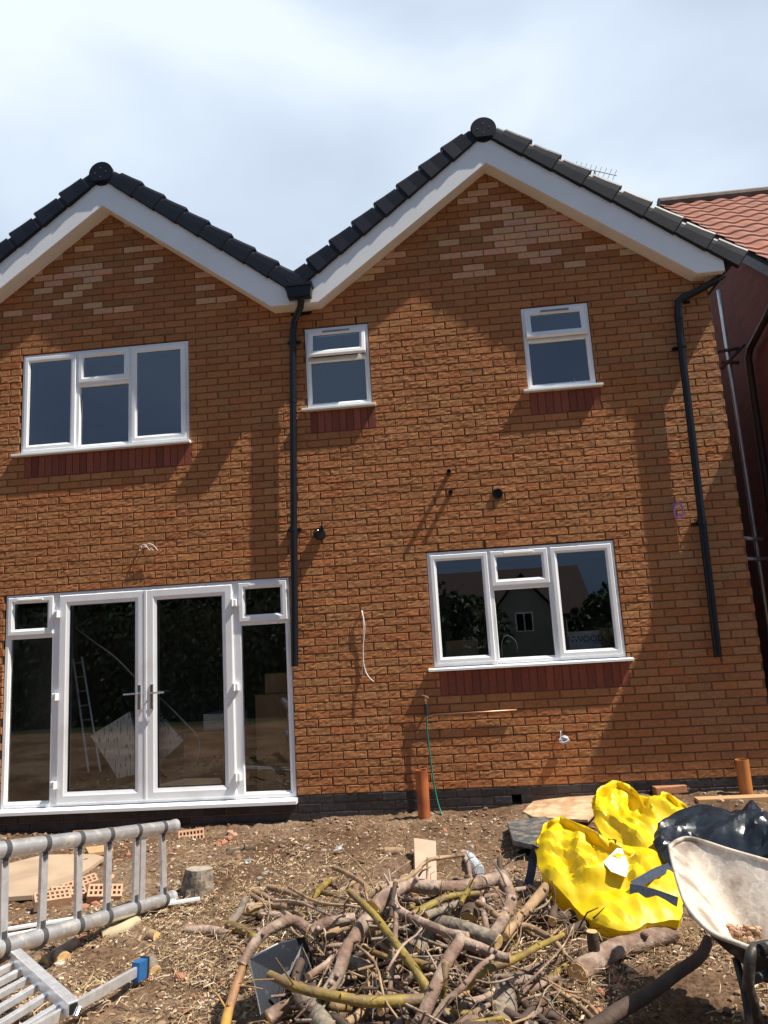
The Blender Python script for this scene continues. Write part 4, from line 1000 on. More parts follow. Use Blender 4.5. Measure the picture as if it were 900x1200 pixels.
B([(688, 1212), (735, 1180), (780, 1154), (815, 1128), (832, 1104)], 9.5, [.05, .08, .12, .16, .2], bark_d, 'dark wet branch running from the front edge up under the wheelbarrow', knots=0)
B([(432, 1078), (418, 1098), (405, 1118), (398, 1140), (382, 1168)], 9, [.24, .24, .22, .2, .15], bark, 'sinuous purple grey limb left of the middle of the pile', 'limb', .8)
B([(352, 1130), (346, 1155), (352, 1178), (372, 1190)], 6, [.14, .12, .12, .1], bark_d, 'dark hooked branch right of the black box')
B([(314, 1196), (338, 1182), (372, 1166)], 9, [.04, .05, .06], bark, 'reddish brown branch under the lower edge of the black box')
B([(362, 1180), (372, 1195), (385, 1215)], 12, .08, bark_g, 'rough grey log at the front edge of the pile', 'log', .95, 0)
B([(459, 1064), (478, 1075), (500, 1086), (524, 1094), (548, 1101)], 6.5, [.28, .28, .3, .3, .3], bark, 'brown branch running from the left to the centre of the pile')
B([(505, 1082), (530, 1088), (560, 1097), (585, 1106)], 10, .2, bark_g, 'rough fibrous grey log in the right centre of the pile', 'log', .9, 0)
B([(462, 1048), (464, 1080), (462, 1115), (456, 1170)], 4, [.32, .28, .24, .18], bark, 'straight upright brown stick left of the centre of the pile')
B([(463, 1036), (461, 1052), (458, 1075)], 3.5, [.34, .32, .28], bark_d, 'short dark stick standing against the long trunk')
B([(484, 1074), (505, 1063), (525, 1053), (562, 1048)], 5.5, [.26, .28, .28, .27], bark_yg, 'dark olive branch behind the centre of the pile')
B([(500, 1076), (518, 1067), (537, 1060)], 5.5, .26, bark_g, 'short grey green branch just in front of the dark olive branch')
B([(447, 1098), (470, 1110), (492, 1122), (512, 1134)], 5.5, .18, bark_g, 'silvery branch behind the olive slanting branch')
B([(270, 1083), (282, 1068), (288, 1054)], 5.5, [.04, .08, .12], bark_g, 'pale splintered stub standing up at the left of the pile', 'stub', .8, 0)
B([(268, 1085), (285, 1092), (300, 1102)], 6, .04, bark_yg, 'short greenish branch at the foot of the splintered stub')
B([(218, 1091), (245, 1093), (270, 1099)], 6.5, .01, bark, 'short brown log with a sawn face at the left edge of the pile', 'log', .95, 0)
B([(290, 1068), (312, 1061), (340, 1066), (358, 1078)], 4.5, .08, bark_tan, 'tan branch arching over the chips at the left of the pile')
B([(306, 1072), (325, 1076), (350, 1083)], 6, .05, bark, 'brown branch half sunk in the chips behind the arching tan one')
B([(338, 1059), (370, 1061), (400, 1060), (432, 1057)], 3.2, .12, bark_tan, 'straight thin tan stick behind the left of the pile')
B([(300, 1047), (318, 1055), (336, 1062)], 2.6, .03, bark_tan, 'farther of two thin sticks side by side at the left of the pile', knots=1)
B([(295, 1050), (312, 1060), (328, 1064)], 2.6, .02, bark_tan, 'nearer of two thin sticks side by side at the left of the pile', knots=1)
B([(549, 1086), (552, 1070), (556, 1050)], 13.5, .12, bark_d, 'round log with a broad yellow sawn face towards us in the pile', 'log', .97, 0)
B([(484, 1120), (500, 1100), (512, 1088)], 14, .1, bark_g, 'short fat grey log in the middle of the pile', 'log', .95, 0)
B([(590, 1215), (592, 1185), (594, 1165)], 16, .04, bark_g, 'squared grey log at the front edge right of the centre', 'log', .97, 0)
B([(436, 1143), (422, 1134), (404, 1128)], 9, .12, bark_g, 'short grey log with a sawn face left of the centre', 'log', .95, 0)
B([(522, 1131), (521, 1150), (520, 1170)], 5, [.3, .26, .2], bark_yg, 'upright sawn stick on the purple limb near the front', knots=1)
B([(586, 1008), (587, 1024), (590, 1044)], 4, [.3, .28, .22], bark_d, 'upright olive stick at the far right back of the pile', knots=1)
B([(570, 1172), (590, 1183), (620, 1200), (650, 1215)], 4, .08, bark, 'brown branch leaving the pile at the front right')
B([(632, 1140), (655, 1163), (680, 1180), (705, 1206)], 3.6, .05, bark_tan, 'slim tan branch in the litter right of the front of the pile')
B([(668, 1168), (690, 1178), (712, 1206)], 2.4, .03, bark_tan, 'thin tan twig nearest the big log', knots=1)
B([(425, 1112), (445, 1120), (470, 1128), (500, 1134)], 4, .2, bark_yg, 'olive twig behind the centre sticks')
B([(430, 1158), (450, 1150), (465, 1140), (480, 1128)], 6, .12, bark_tan, 'tan branch low in the centre left of the pile')
B([(505, 1185), (530, 1188), (560, 1190)], 5, .1, bark_yg, 'olive branch low at the front centre of the pile')
B([(560, 1060), (575, 1068), (585, 1075), (600, 1072)], 4.5, .24, bark_tan, 'curved tan branch right of the sawn log face')
B([(565, 1055), (568, 1078), (572, 1095)], 4.5, .22, bark, 'short brown branch between the sawn log face and the curved limb')
B([(470, 1165), (480, 1185), (490, 1210)], 3, .14, bark_d, 'dark twig at the front left of the purple limb', knots=1)
B([(120, 1101), (140, 1093), (160, 1083)], 8, 0, mat('pale_stripped_bark', (.45, .38, .24), .8, var=.2, bump=.002), 'pale stripped log lying just in front of the lower ladder rail', 'log', .9, 0)
B([(52, 1131), (72, 1119), (90, 1108)], 9, 0, bark, 'brown log with a chopped end below the lower ladder rail', 'log', .9, 0)
B([(75, 1128), (68, 1124)], 9, .0, bark_tan, 'short chopped block below the lower ladder rail', 'log', .9, 0)
B([(450, 1000), (462, 1000), (474, 1000)], 6, 0, bark_tan, 'small sawn log alone on the bare soil behind the pile', 'log', .95, 0)
B([(262, 1004), (280, 998), (300, 996)], 4.5, 0, bark_d, 'dark crooked stick on the soil right of the stump')
B([(182, 1142), (176, 1128)], 8, .0, bark_g, 'stubby grey log behind the blue ladder foot', 'log', .9, 0)
B([(578, 1205), (578, 1188)], 3, [.02, .1], bark_tan, 'thin upright twig end at the front edge', knots=0)
B([(176, 1099), (184, 1101)], 7, .0, bark_tan, 'small split block of orange wood right of the pale log', 'log', .95, 0)
# filler sticks deep in the pile
fr = random.Random(11)
for i in range(215):
    cx, cy = fr.gauss(482, 82), fr.uniform(1044, 1208)
    if cx < 330-(1205-cy)*.1 or cx > 650: continue
    a = fr.uniform(-1.2, 1.2); L_ = fr.uniform(25, 75); dx, dy = math.cos(a)*L_/2, math.sin(a)*L_/3
    hc = max(.02, .20-abs(cx-480)/900*fr.uniform(.5, 1.3)); h0 = fr.uniform(.01, hc); h1 = fr.uniform(.01, hc)
    m = fr.choice([bark, bark_d, bark_tan, bark_g, bark_yg, bark_d, bark]); rr = fr.choice([1.2, 1.6, 2.2, 2.8, 3.6, 4.6, 5.5])
    branch('stick', [(cx-dx, cy-dy), (cx+fr.uniform(-6, 6), cy+fr.uniform(-5, 5)), (cx+dx, cy+dy)], rr, [h0, (h0+h1)/2+.02, h1], m, 'short loose stick tangled deep in the brushwood pile', 'loose sticks deep in the brushwood pile', .8, 'stick', 1, 100+i)

for i in range(62):
    cx, cy = fr.uniform(330, 655), fr.uniform(1040, 1195)
    a = fr.uniform(-1.3, 1.3); L_ = fr.uniform(60, 130); dx, dy = math.cos(a)*L_/2, math.sin(a)*L_/2.6; h0 = fr.uniform(.05, .30)*max(.25, 1-abs(cx-490)/260); h1 = fr.uniform(.03, .30)*max(.25, 1-abs(cx-490)/260); m = fr.choice([bark, bark_d, bark_tan, bark_tan, bark_g])
    branch('stick', [(cx-dx, cy-dy), (cx-dx*.3+fr.uniform(-9, 9), cy-dy*.3+fr.uniform(-8, 8)), (cx+dx*.4+fr.uniform(-9, 9), cy+dy*.4+fr.uniform(-8, 8)), (cx+dx, cy+dy)], fr.uniform(.9, 1.7), [h0, (h0+h1)/2+.04, (h0+h1)/2+.03, h1], m, 'long thin twig sticking out of the brushwood pile', 'long thin twigs in the brushwood pile', .6, 'stick', 4, 400+i)

# litter that nobody could count
def leafmat(): return mat('dry_litter', (0, 0, 0), .85, attr='Col', var=.2, scale=30, spec=.2)
lt = MB(); lr = random.Random(21)
def dens(x, y):
    d = .18
    d += 1.0*math.exp(-((x-.15)/.75)**2-((y+2.3)/.9)**2)+1.0*math.exp(-((x-1.2)/1.1)**2-((y+2.9)/.7)**2)+.55*math.exp(-((x-2.2)/.5)**2-((y+3.1)/.5)**2)+.5*math.exp(-((x+.6)/.5)**2-((y+2.9)/.6)**2)
    return d*max(0, .55+1.1*noise.noise(Vector((x*2.3, y*2.3, 2))))
cols = [(.42, .29, .17), (.52, .38, .24), (.32, .21, .12), (.66, .54, .40), (.22, .14, .085), (.36, .26, .16)]
cnt = 0
while cnt < 24000:
    x, y = lr.uniform(-1.9, 3.9), lr.uniform(-3.95, -.25)
    if lr.random() > dens(x, y): continue
    cnt += 1; z = gz(x, y)+lr.uniform(.0, .014); L_ = .004+.013*lr.random()**2; w_ = L_*lr.uniform(.25, .7); a = lr.uniform(0, 6.28); t = lr.uniform(-.5, .5); u = lr.uniform(-.5, .5)
    M = Matrix.Translation((x, y, z)) @ Matrix.Rotation(a, 4, 'Z') @ Matrix.Rotation(t, 4, 'X') @ Matrix.Rotation(u, 4, 'Y'); c = lr.choice(cols); th = .0015
    v = [M @ Vector(q) for q in ((-L_, -w_*.6, 0), (L_*.9, -w_, 0), (L_, w_*.7, 0), (-L_*.8, w_, 0), (0, 0, .003+th*2))]
    lt.poly(v, [(0, 1, 4), (1, 2, 4), (2, 3, 4), (3, 0, 4), (3, 2, 1, 0)], c)
tag(lt.build('wood_chips', leafmat(), recalc=False), kind='stuff')
lt = MB(); cnt = 0
while cnt < 6200:
    x, y = lr.uniform(-.9, 3.2), lr.uniform(-3.95, -1.2)
    if lr.random() > dens(x, y)*.9: continue
    cnt += 1; pile = math.exp(-((x-1.2)/.8)**2-((y+2.9)/.6)**2); z = gz(x, y)+.004+pile*lr.uniform(0, .22)*(lr.random() < .65)
    L_ = lr.uniform(.03, .14); a = lr.uniform(0, 6.28); d = Vector((math.cos(a), math.sin(a), lr.uniform(-.15, .35)))*L_; k = Vector((lr.uniform(-1, 1), lr.uniform(-1, 1), lr.uniform(0, .8)))*L_*.25
    p = Vector((x, y, z)); c = lr.choice(cols+[(.50, .40, .22), (.16, .10, .06), (.20, .13, .08), (.26, .17, .10), (.13, .08, .05)]); w_ = lr.uniform(.0008, .0028)
    lt.tube([p, p+d*.5+k, p+d], [w_, w_, w_*.5], 3, caps=False, c=c)
tag(lt.build('straw_and_twig_litter', leafmat(), recalc=False), kind='stuff')
pb = MB(); ico = bmesh.new(); bmesh.ops.create_icosphere(ico, subdivisions=1, radius=1); iv = [v.co.copy() for v in ico.verts]; ifc = [[v.index for v in f.verts] for f in ico.faces]; ico.free()
pcol = [(.20, .13, .085), (.26, .18, .12), (.16, .10, .06), (.36, .30, .24), (.30, .15, .09)]
for i in range(11000):
    x, y = lr.uniform(-3.1, 4.4), -.05-3.9*lr.random()**1.3
    if noise.noise(Vector((x*1.7, y*1.7, 6))) < lr.uniform(-.5, .35): continue
    r = .004+.020*lr.random()**4; s3 = (lr.uniform(.8, 1.5), lr.uniform(.8, 1.3), lr.uniform(.5, .9)); a = lr.uniform(0, 6.3); ca, sa = math.cos(a), math.sin(a); z = gz(x, y)+r*.3+.003
    vv = []
    for v in iv:
        q = Vector((v.x*s3[0], v.y*s3[1], v.z*s3[2]))*r*lr.uniform(.8, 1.15); vv.append((x+q.x*ca-q.y*sa, y+q.x*sa+q.y*ca, z+q.z))
    pb.poly(vv, ifc, lr.choice(pcol))
tag(pb.build('soil_crumbs', mat('crumb', (0, 0, 0), .95, attr='Col', var=.2, spec=.1), recalc=False), kind='stuff')

# ------------------------------------------------------------------ black plastic box
def solid_px(name, front, Y0, m, label, cat, depthv, bev=.004, h=None):
    a = [G(x, y, -.18+q) for (x, y), q in zip(front, h)]; s = MB(); n = len(a); dv = Vector(depthv)
    s.poly(a+[p+dv for p in a], [list(range(n)), list(range(2*n-1, n-1, -1))]+[(i, (i+1) % n, (i+1) % n+n, i+n) for i in range(n)]); return tag(s.build(name, m, origin=a[0], bevel=bev), label, cat)
scuff = mat('scuffed_black_plastic', (.012, .015, .022), .38, var=.3, scale=8, bump=.0006, bscale=90, col2=(.05, .055, .065), c2scale=26, c2lo=.62, c2hi=.7)
solid_px('plastic_box', [(289, 1122), (325, 1103), (346, 1152), (304, 1193)], 0, scuff, 'scuffed black plastic box standing on edge at the left of the pile', 'box', (.10, .12, -.02), .012, [.22, .24, .07, .03])
# chamber lid below the bag
slab('chamber_lid', [(595, 975), (603, 1006), (640, 1012), (668, 985), (640, 970)], .035, mat('dusty_dark_plastic', (.07, .08, .09), .55, var=.4, scale=20, col2=(.2, .17, .14), c2scale=12), 'dark grey inspection chamber lid partly under the yellow bag', 'lid', h=.08)
s = MB(); P = on(622, 1010, .0); s.tube([P+Vector((.03, .1, -.05)), P+Vector((.03, .1, .03))], .11, 24); s.tube([P+Vector((.03, .1, -.02)), P+Vector((.03, .1, .0))], .12, 24)
tag(s.build('inspection_chamber', blackp), 'black ribbed chamber body under the dark lid', 'chamber')

# ------------------------------------------------------------------ crumpled sheets
def crumple(name, outl, plane, thick, m, label, cat, seed, fold=.07, npt=60, parent=None, cen=None, dens=22):
    # stiff woven sheet: a net of creases between loose points, domed over the ground
    from mathutils.geometry import delaunay_2d_cdt
    y0, z0, k = plane
    def hit(px, py):
        d = CF*FPX+CR*(px-450)+CU*(600-py); t = (z0+k*(CAM.y-y0)-CAM.z)/(d.z-k*d.y); return CAM+d*t
    P = [hit(*p) for p in outl]
    nrm = Vector((0, -k, 1)).normalized(); U = Vector((1, 0, 0)); V = nrm.cross(U); O = P[0]
    cl = []
    for i in range(len(P)):
        a, b = P[i], P[(i+1) % len(P)]; cl += [a, a.lerp(b, .5)]
    pl2 = [Vector(((p-O).dot(U), (p-O).dot(V))) for p in cl]
    def inside(q):
        c = False; n = len(pl2)
        for i in range(n):
            a, b = pl2[i], pl2[i-1]
            if (a.y > q.y) != (b.y > q.y) and q.x < (b.x-a.x)*(q.y-a.y)/(b.y-a.y)+a.x: c = not c
        return c
    def dist(q):
        best = 9
        for i in range(len(pl2)):
            a, b = pl2[i-1], pl2[i]; t = max(0, min(1, (q-a).dot(b-a)/max(1e-9, (b-a).length_squared))); best = min(best, (q-(a+(b-a)*t)).length)
        return best
    rn = random.Random(seed); xs_ = [p.x for p in pl2]; ys_ = [p.y for p in pl2]; pts = []; st_ = .021
    y_ = min(ys_); row = 0
    while y_ < max(ys_):
        x_ = min(xs_)+(row % 2)*st_/2
        while x_ < max(xs_):
            q = Vector((x_+rn.uniform(-.15, .15)*st_, y_+rn.uniform(-.15, .15)*st_))
            if inside(q) and dist(q) > st_*.35: pts.append(q)
            x_ += st_
        y_ += st_*.87; row += 1
    dense = []
    for i in range(len(pl2)):
        a, b = pl2[i-1], pl2[i]; n_ = max(1, int((b-a).length/st_)); dense += [a+(b-a)*(k_/n_) for k_ in range(n_)]
    allp = dense+pts; n0 = len(dense)
    vo, eo, fo_, *_ = delaunay_2d_cdt(allp, [(i, (i+1) % n0) for i in range(n0)], [], 1, 1e-5)
    R0 = max(dist(q) for q in pts)
    waves = []
    for k_ in range(9):
        a_ = rn.uniform(0, math.pi); waves.append((Vector((math.cos(a_), math.sin(a_))), (1.6, 2.3, 3.0, 4.1, 5.2, 6.8, 8.5, 11, 14)[k_], rn.random(), (.8, .75, .75, .62, .55, .46, .34, .22, .15)[k_]))
    def tri(x): x = x-math.floor(x); return 1-4*abs(x-.5)
    bm = bmesh.new(); bv = []
    for q in vo:
        d_ = min(1, dist(q)/R0); h = thick*(1-(1-d_)**2.6); q3 = Vector((q.x, q.y, seed))
        warp = Vector((noise.noise(q3*3.2), noise.noise(q3*3.2+Vector((9, 0, 0)))))*.10
        amt = min(1, .30+d_*1.6); e_1 = 0
        for dr_, f_, ph, am in waves:
            mask = max(0, .55+1.3*noise.noise(Vector((q.x*2.6, q.y*2.6, f_*7+seed)))) if f_ > 2.5 else 1
            e_1 += am*mask*tri((q+warp).dot(dr_)*f_+ph)
        h += fold*e_1*amt
        lat = nrm*0
        if d_ < .02: lat = U*noise.noise(q3*14)*.012+V*noise.noise(q3*14+Vector((4, 0, 0)))*.012
        bv.append(bm.verts.new(O+U*q.x+V*q.y+nrm*h+lat))
    for f in fo_: bm.faces.new([bv[i] for i in f])
    bmesh.ops.subdivide_edges(bm, edges=bm.edges, cuts=1, use_grid_fill=True)
    bmesh.ops.recalc_face_normals(bm, faces=bm.faces)
    if sum((f.normal.dot(nrm) for f in bm.faces)) < 0: bmesh.ops.reverse_faces(bm, faces=bm.faces)
    # turn the rim down to the ground
    be = [e_2 for e_2 in bm.edges if e_2.is_boundary]; r_ = bmesh.ops.extrude_edge_only(bm, edges=be); nv = [g_ for g_ in r_['geom'] if isinstance(g_, bmesh.types.BMVert)]
    C = sum((v.co for v in nv), Vector())/len(nv)
    for v in nv:
        v.co = v.co.lerp(C, .10); v.co.z = max(gz(v.co.x, v.co.y)+.004, v.co.z-.14)
    me = bpy.data.meshes.new(name); bm.to_mesh(me); bm.free(); me.materials.append(m)
    for p_ in me.polygons: p_.use_smooth = True
    me.set_sharp_from_angle(angle=R(18))
    g = bpy.data.objects.new(name, me); COL.objects.link(g); g.location = (0, 0, 0)
    return tag(g, label, cat) if label else g
def fabric(name, col, rough, transl, spec=.5):
    m = bpy.data.materials.new(name); m.use_nodes = True; t = m.node_tree; b = t.nodes['Principled BSDF']; N = t.nodes.new; L = t.links.new
    b.inputs['Roughness'].default_value = rough; b.inputs['Specular IOR Level'].default_value = spec
    co = N('ShaderNodeTexCoord'); n = N('ShaderNodeTexNoise'); n.inputs['Scale'].default_value = 9; n.inputs['Detail'].default_value = 6; L(co.outputs['Object'], n.inputs['Vector'])
    mr = N('ShaderNodeMapRange'); mr.inputs[1].default_value = .3; mr.inputs[2].default_value = .7; mr.inputs[3].default_value = .86; mr.inputs[4].default_value = 1.08; L(n.outputs[0], mr.inputs[0])
    sc = N('ShaderNodeVectorMath'); sc.operation = 'SCALE'; sc.inputs[0].default_value = col; L(mr.outputs[0], sc.inputs['Scale']); L(sc.outputs[0], b.inputs['Base Color'])
    n2 = N('ShaderNodeTexVoronoi'); n2.feature = 'DISTANCE_TO_EDGE'; n2.inputs['Scale'].default_value = 16; L(co.outputs['Object'], n2.inputs['Vector'])
    bp = N('ShaderNodeBump'); bp.inputs['Distance'].default_value = .003; bp.inputs['Strength'].default_value = .5; L(n2.outputs[0], bp.inputs['Height']); L(bp.outputs[0], b.inputs['Normal'])
    if transl:
        o = t.nodes['Material Output']; tr = N('ShaderNodeBsdfTranslucent'); L(sc.outputs[0], tr.inputs[0]); mx = N('ShaderNodeMixShader'); mx.inputs[0].default_value = transl; L(b.outputs[0], mx.inputs[1]); L(tr.outputs[0], mx.inputs[2]); L(mx.outputs[0], o.inputs[0])
    return m
yel = fabric('yellow_woven_plastic', (.90, .66, .006), .45, .25)
bag = empty('bulk_bag', on(700, 1060), 'crumpled yellow bulk bag with blue black lifting straps', 'bag')
def crp(*a, **k):
    o = crumple(*a, **k); o.parent = bag; o.matrix_parent_inverse = Matrix.Translation(-Vector(bag.location)); return o
BB = crp('bag_body', [(626, 990), (634, 971), (652, 963), (668, 967), (690, 982), (715, 990), (745, 996), (775, 1003), (795, 1022), (801, 1050), (798, 1078), (770, 1080), (750, 1088), (738, 1094), (712, 1090), (688, 1074), (668, 1054), (650, 1040), (632, 1020)], (-2.65, .0, .30), .085, yel, None, None, 3, fold=.050)
BF = crp('bag_flap', [(693, 945), (699, 932), (718, 920), (738, 925), (758, 936), (775, 931), (790, 938), (806, 948), (814, 952), (798, 960), (780, 966), (774, 985), (762, 1000), (738, 1004), (718, 996), (706, 980), (697, 965)], (-1.75, .14, .42), .05, yel, None, None, 8, fold=.058)
strapm = mat('blue_black_webbing', (.035, .05, .09), .7, var=.4, scale=60, bump=.002, bscale=300)
def strap(pts, w, name='strap', m=strapm):
    s = MB(); pa = spline(pts, 6); n = len(pa); v = []
    for i, p in enumerate(pa):
        d = (pa[min(i+1, n-1)]-pa[max(i-1, 0)]).normalized(); sd_ = d.cross((CAM-p).normalized()).normalized()
        sd_ = (sd_+Vector((0, 0, .3))).normalized() if False else sd_
        nn = d.cross(sd_).normalized()*.002
        v += [p+sd_*w/2+nn, p-sd_*w/2+nn, p-sd_*w/2-nn, p+sd_*w/2-nn]
    f = [(4*i+a, 4*i+(a+1) % 4, 4*i+4+(a+1) % 4, 4*i+4+a) for i in range(n-1) for a in range(4)]+[(0, 1, 2, 3), (4*n-1, 4*n-2, 4*n-3, 4*n-4)]
    s.poly(v, f); return build_in(s, name, m, bag)
from mathutils.bvhtree import BVHTree
def bvh(o):
    return BVHTree.FromPolygons([v.co.copy() for v in o.data.vertices], [list(p.vertices) for p in o.data.polygons])
trees = [bvh(BB), bvh(BF)]
def onbag(px, py, lift=.012, Y=-2.4):
    d = (CF*FPX+CR*(px-450)+CU*(600-py)).normalized(); best = None
    for t in trees:
        h = t.ray_cast(CAM, d)
        if h[0] is not None and (best is None or h[3] < best[3]): best = h
    return best[0]-d*lift if best else W(px, py, Y)
def along(pts, lift=.012, Y=-2.4, n=1):
    o = []
    for i in range(len(pts)-1):
        for k in range(n): t = k/n; o.append(onbag(lerp(pts[i][0], pts[i+1][0], t), lerp(pts[i][1], pts[i+1][1], t), lift, Y))
    o.append(onbag(*pts[-1], lift, Y)); return o
strap(along([(798, 1012), (770, 1022), (742, 1038)], .035), .045)
strap(along([(738, 1041), (765, 1047), (794, 1057)], .045), .045)
strap([onbag(630, 992, .02, -2.2), W(625, 1005, -2.25), W(622, 1025, -2.30), W(616, 1047, -2.32)], .05)
strap(along([(680, 974), (700, 983), (722, 987)], .015, -1.9), .028)
def flap(pts, w, lift, Y):
    # a hem of the bag turned up as a thin wavy sheet
    pa = spline([onbag(x_, y_, lift, Y) for x_, y_ in pts], 7); s = MB(); n = len(pa); rows = 5
    for i, p in enumerate(pa):
        d = (pa[min(i+1, n-1)]-pa[max(i-1, 0)]).normalized(); e_3 = min(1, 3*min(i, n-1-i)/n+.15)
        for k in range(rows):
            t = k/(rows-1); up_ = Vector((0, -.35+.5*t, .9)); s.v.append(tuple(p+up_*w*(t-.5)*e_3+Vector((0, 1, 0))*.025*math.sin(i*.9+t*2)*t+d*.012*math.sin(i*1.7)*t))
    for i in range(n-1):
        for k in range(rows-1): s.f.append([i*rows+k, (i+1)*rows+k, (i+1)*rows+k+1, i*rows+k+1]); s.c.append((1, 1, 1)); s.mi.append(0)
    o = build_in(s, 'turned_hem', yel, bag, smooth=True, recalc=False); md = o.modifiers.new('s', 'SOLIDIFY'); md.thickness = .003
flap([(630, 988), (640, 972), (660, 967), (690, 980), (716, 993), (742, 1000)], .10, .03, -2.1)
flap([(695, 950), (703, 932), (722, 923), (742, 930), (756, 946)], .10, .02, -1.5)
flap([(764, 944), (780, 935), (798, 945), (813, 954)], .08, .02, -1.6)
s = MB(); a = [onbag(x_, y_, .045) for x_, y_ in ((707, 1010), (727, 990), (737, 1014), (734, 1028), (716, 1021))]
s.poly(a+[p+Vector((0, .01, -.006)) for p in a], [(0, 1, 2, 3, 4), (9, 8, 7, 6, 5)]+[(i, (i+1) % 5, (i+1) % 5+5, i+5) for i in range(5)]); build_in(s, 'paper_label', mat('crumpled_white_paper', (.72, .73, .76), .7, var=.15, scale=20, bump=.006, bscale=12), bag)
tarp = fabric('black_plastic_sheet', (.014, .02, .03), .33, 0, .6)
crumple('plastic_sack', [(765, 990), (770, 965), (788, 953), (815, 948), (850, 949), (890, 955), (930, 962), (970, 985), (965, 1020), (910, 1008), (870, 1004), (830, 1000), (800, 1008), (785, 1014), (772, 1003)], (-2.35, .12, .30), .10, tarp, 'black plastic rubble sack slumped between the yellow bag and the wheelbarrow', 'sack', 14, fold=.045)

# ------------------------------------------------------------------ wheelbarrow
wbm = bpy.data.materials.new('cement_coated_tray'); wbm.use_nodes = True
def traymat(m):
    t = m.node_tree; b = t.nodes['Principled BSDF']; N = t.nodes.new; L = t.links.new; b.inputs['Roughness'].default_value = .8
    co = N('ShaderNodeTexCoord'); v = co.outputs['Object']
    def ns(s, d=6):
        n = N('ShaderNodeTexNoise'); n.inputs['Scale'].default_value = s; n.inputs['Detail'].default_value = d; L(v, n.inputs['Vector']); return n.outputs[0]
    r = N('ShaderNodeValToRGB'); L(ns(7), r.inputs[0]); el = r.color_ramp.elements; r.color_ramp.interpolation = 'LINEAR'; el[0].position = .36; el[0].color = (.30, .24, .19, 1); el[1].position = .62; el[1].color = (.56, .49, .41, 1); q = el.new(.45); q.color = (.50, .42, .34, 1); q = el.new(.462); q.color = (.56, .48, .40, 1); q = el.new(.56); q.color = (.58, .50, .41, 1); q = el.new(.568); q.color = (.70, .63, .55, 1)
    vo = N('ShaderNodeTexVoronoi'); vo.feature = 'DISTANCE_TO_EDGE'; vo.inputs['Scale'].default_value = 5.5; L(v, vo.inputs['Vector'])
    rr = N('ShaderNodeValToRGB'); L(vo.outputs[0], rr.inputs[0]); rr.color_ramp.elements[0].position = .0; rr.color_ramp.elements[0].color = (.9, .88, .86, 1); rr.color_ramp.elements[1].position = .02; rr.color_ramp.elements[1].color = (1, 1, 1, 1)
    m1 = N('ShaderNodeMix'); m1.data_type = 'RGBA'; m1.blend_type = 'MULTIPLY'; m1.inputs[0].default_value = .8; L(r.outputs[0], m1.inputs[6]); L(rr.outputs[0], m1.inputs[7]); L(m1.outputs[2], b.inputs['Base Color'])
    bp = N('ShaderNodeBump'); bp.inputs['Distance'].default_value = .01; L(ns(12, 8), bp.inputs['Height']); L(bp.outputs[0], b.inputs['Normal'])
traymat(wbm)
galvd = mat('battered_dark_steel', (.05, .045, .04), .55, metal=.5, var=.5, scale=14, bump=.002, bscale=60, col2=(.2, .17, .14), c2scale=16, c2lo=.55, c2hi=.7)
wbw = empty('wheelbarrow', on(860, 1195), 'battered wheelbarrow with a cement-crusted cream tray at the right edge', 'wheelbarrow')
# tray: rim and floor loops in world space, taken as depths along the picture rays
rim = [G(x_, y_, z_) for x_, y_, z_ in ((785, 992, .36), (795, 985, .37), (812, 983, .38), (860, 998, .37), (930, 1018, .36), (1000, 1040, .34), (1010, 1150, .25), (950, 1135, .22), (900, 1119, .22), (866, 1106, .22), (833, 1092, .24), (808, 1066, .29), (797, 1040, .32), (789, 1012, .35))]
ctr = sum(rim, Vector())/len(rim)
def ring(s_, dz, dx=0, dy=0): return [Vector(((p.x-ctr.x)*s_+ctr.x+dx, (p.y-ctr.y)*s_+ctr.y+dy, lerp(p.z, ctr.z, .75)*1+dz if s_ < .9 else p.z+dz)) for p in rim]
rimc = spline(rim+[rim[0]], 6)[:-1]; 
def ringc(s_, flat, dz):
    o = []
    for p in rimc: o.append(Vector(((p.x-cl_.x)*s_+cl_.x, (p.y-cl_.y)*s_+cl_.y, lerp(p.z, cl_.z, flat)+dz)))
    return o
cl_ = G(930, 1112, .20)
loops = [ringc(1.0, 0, 0), ringc(.985, .0, -.012), ringc(.80, .2, -.05), ringc(.60, .5, -.085), ringc(.45, .8, -.11), ringc(.36, 1, -.12), ringc(.15, 1, -.125)]
s = MB(); n = len(rimc)
for li, lo in enumerate(loops):
    for i, p in enumerate(lo): s.v.append(tuple(p+Vector((0, 0, .006*noise.noise(p*14)))+ (Vector((noise.noise(p*11), noise.noise(p*11+Vector((3, 0, 0))), 0))*.012 if li else Vector())))
for r in range(len(loops)-1):
    for i in range(n): s.f.append([r*n+i, r*n+(i+1) % n, (r+1)*n+(i+1) % n, (r+1)*n+i]); s.c.append((1, 1, 1)); s.mi.append(0)
s.f.append([(len(loops)-1)*n+i for i in range(n)]); s.c.append((1, 1, 1)); s.mi.append(0)
to_ = build_in(s, 'tray', [wbm, galvd], wbw, smooth=True, recalc=True)
if sum(p.normal.z for p in to_.data.polygons) < 0: to_.data.flip_normals()
md = to_.modifiers.new('sol', 'SOLIDIFY'); md.thickness = .006; md.offset = -1; md.material_offset = 1; md.material_offset_rim = 0; md.use_even_offset = False
s = MB(); rp = [p+Vector((0, 0, .0)) for p in rimc]; s.tube(rp+[rp[0]], .010, 8, caps=False); build_in(s, 'rim', wbm, wbw, smooth=True)
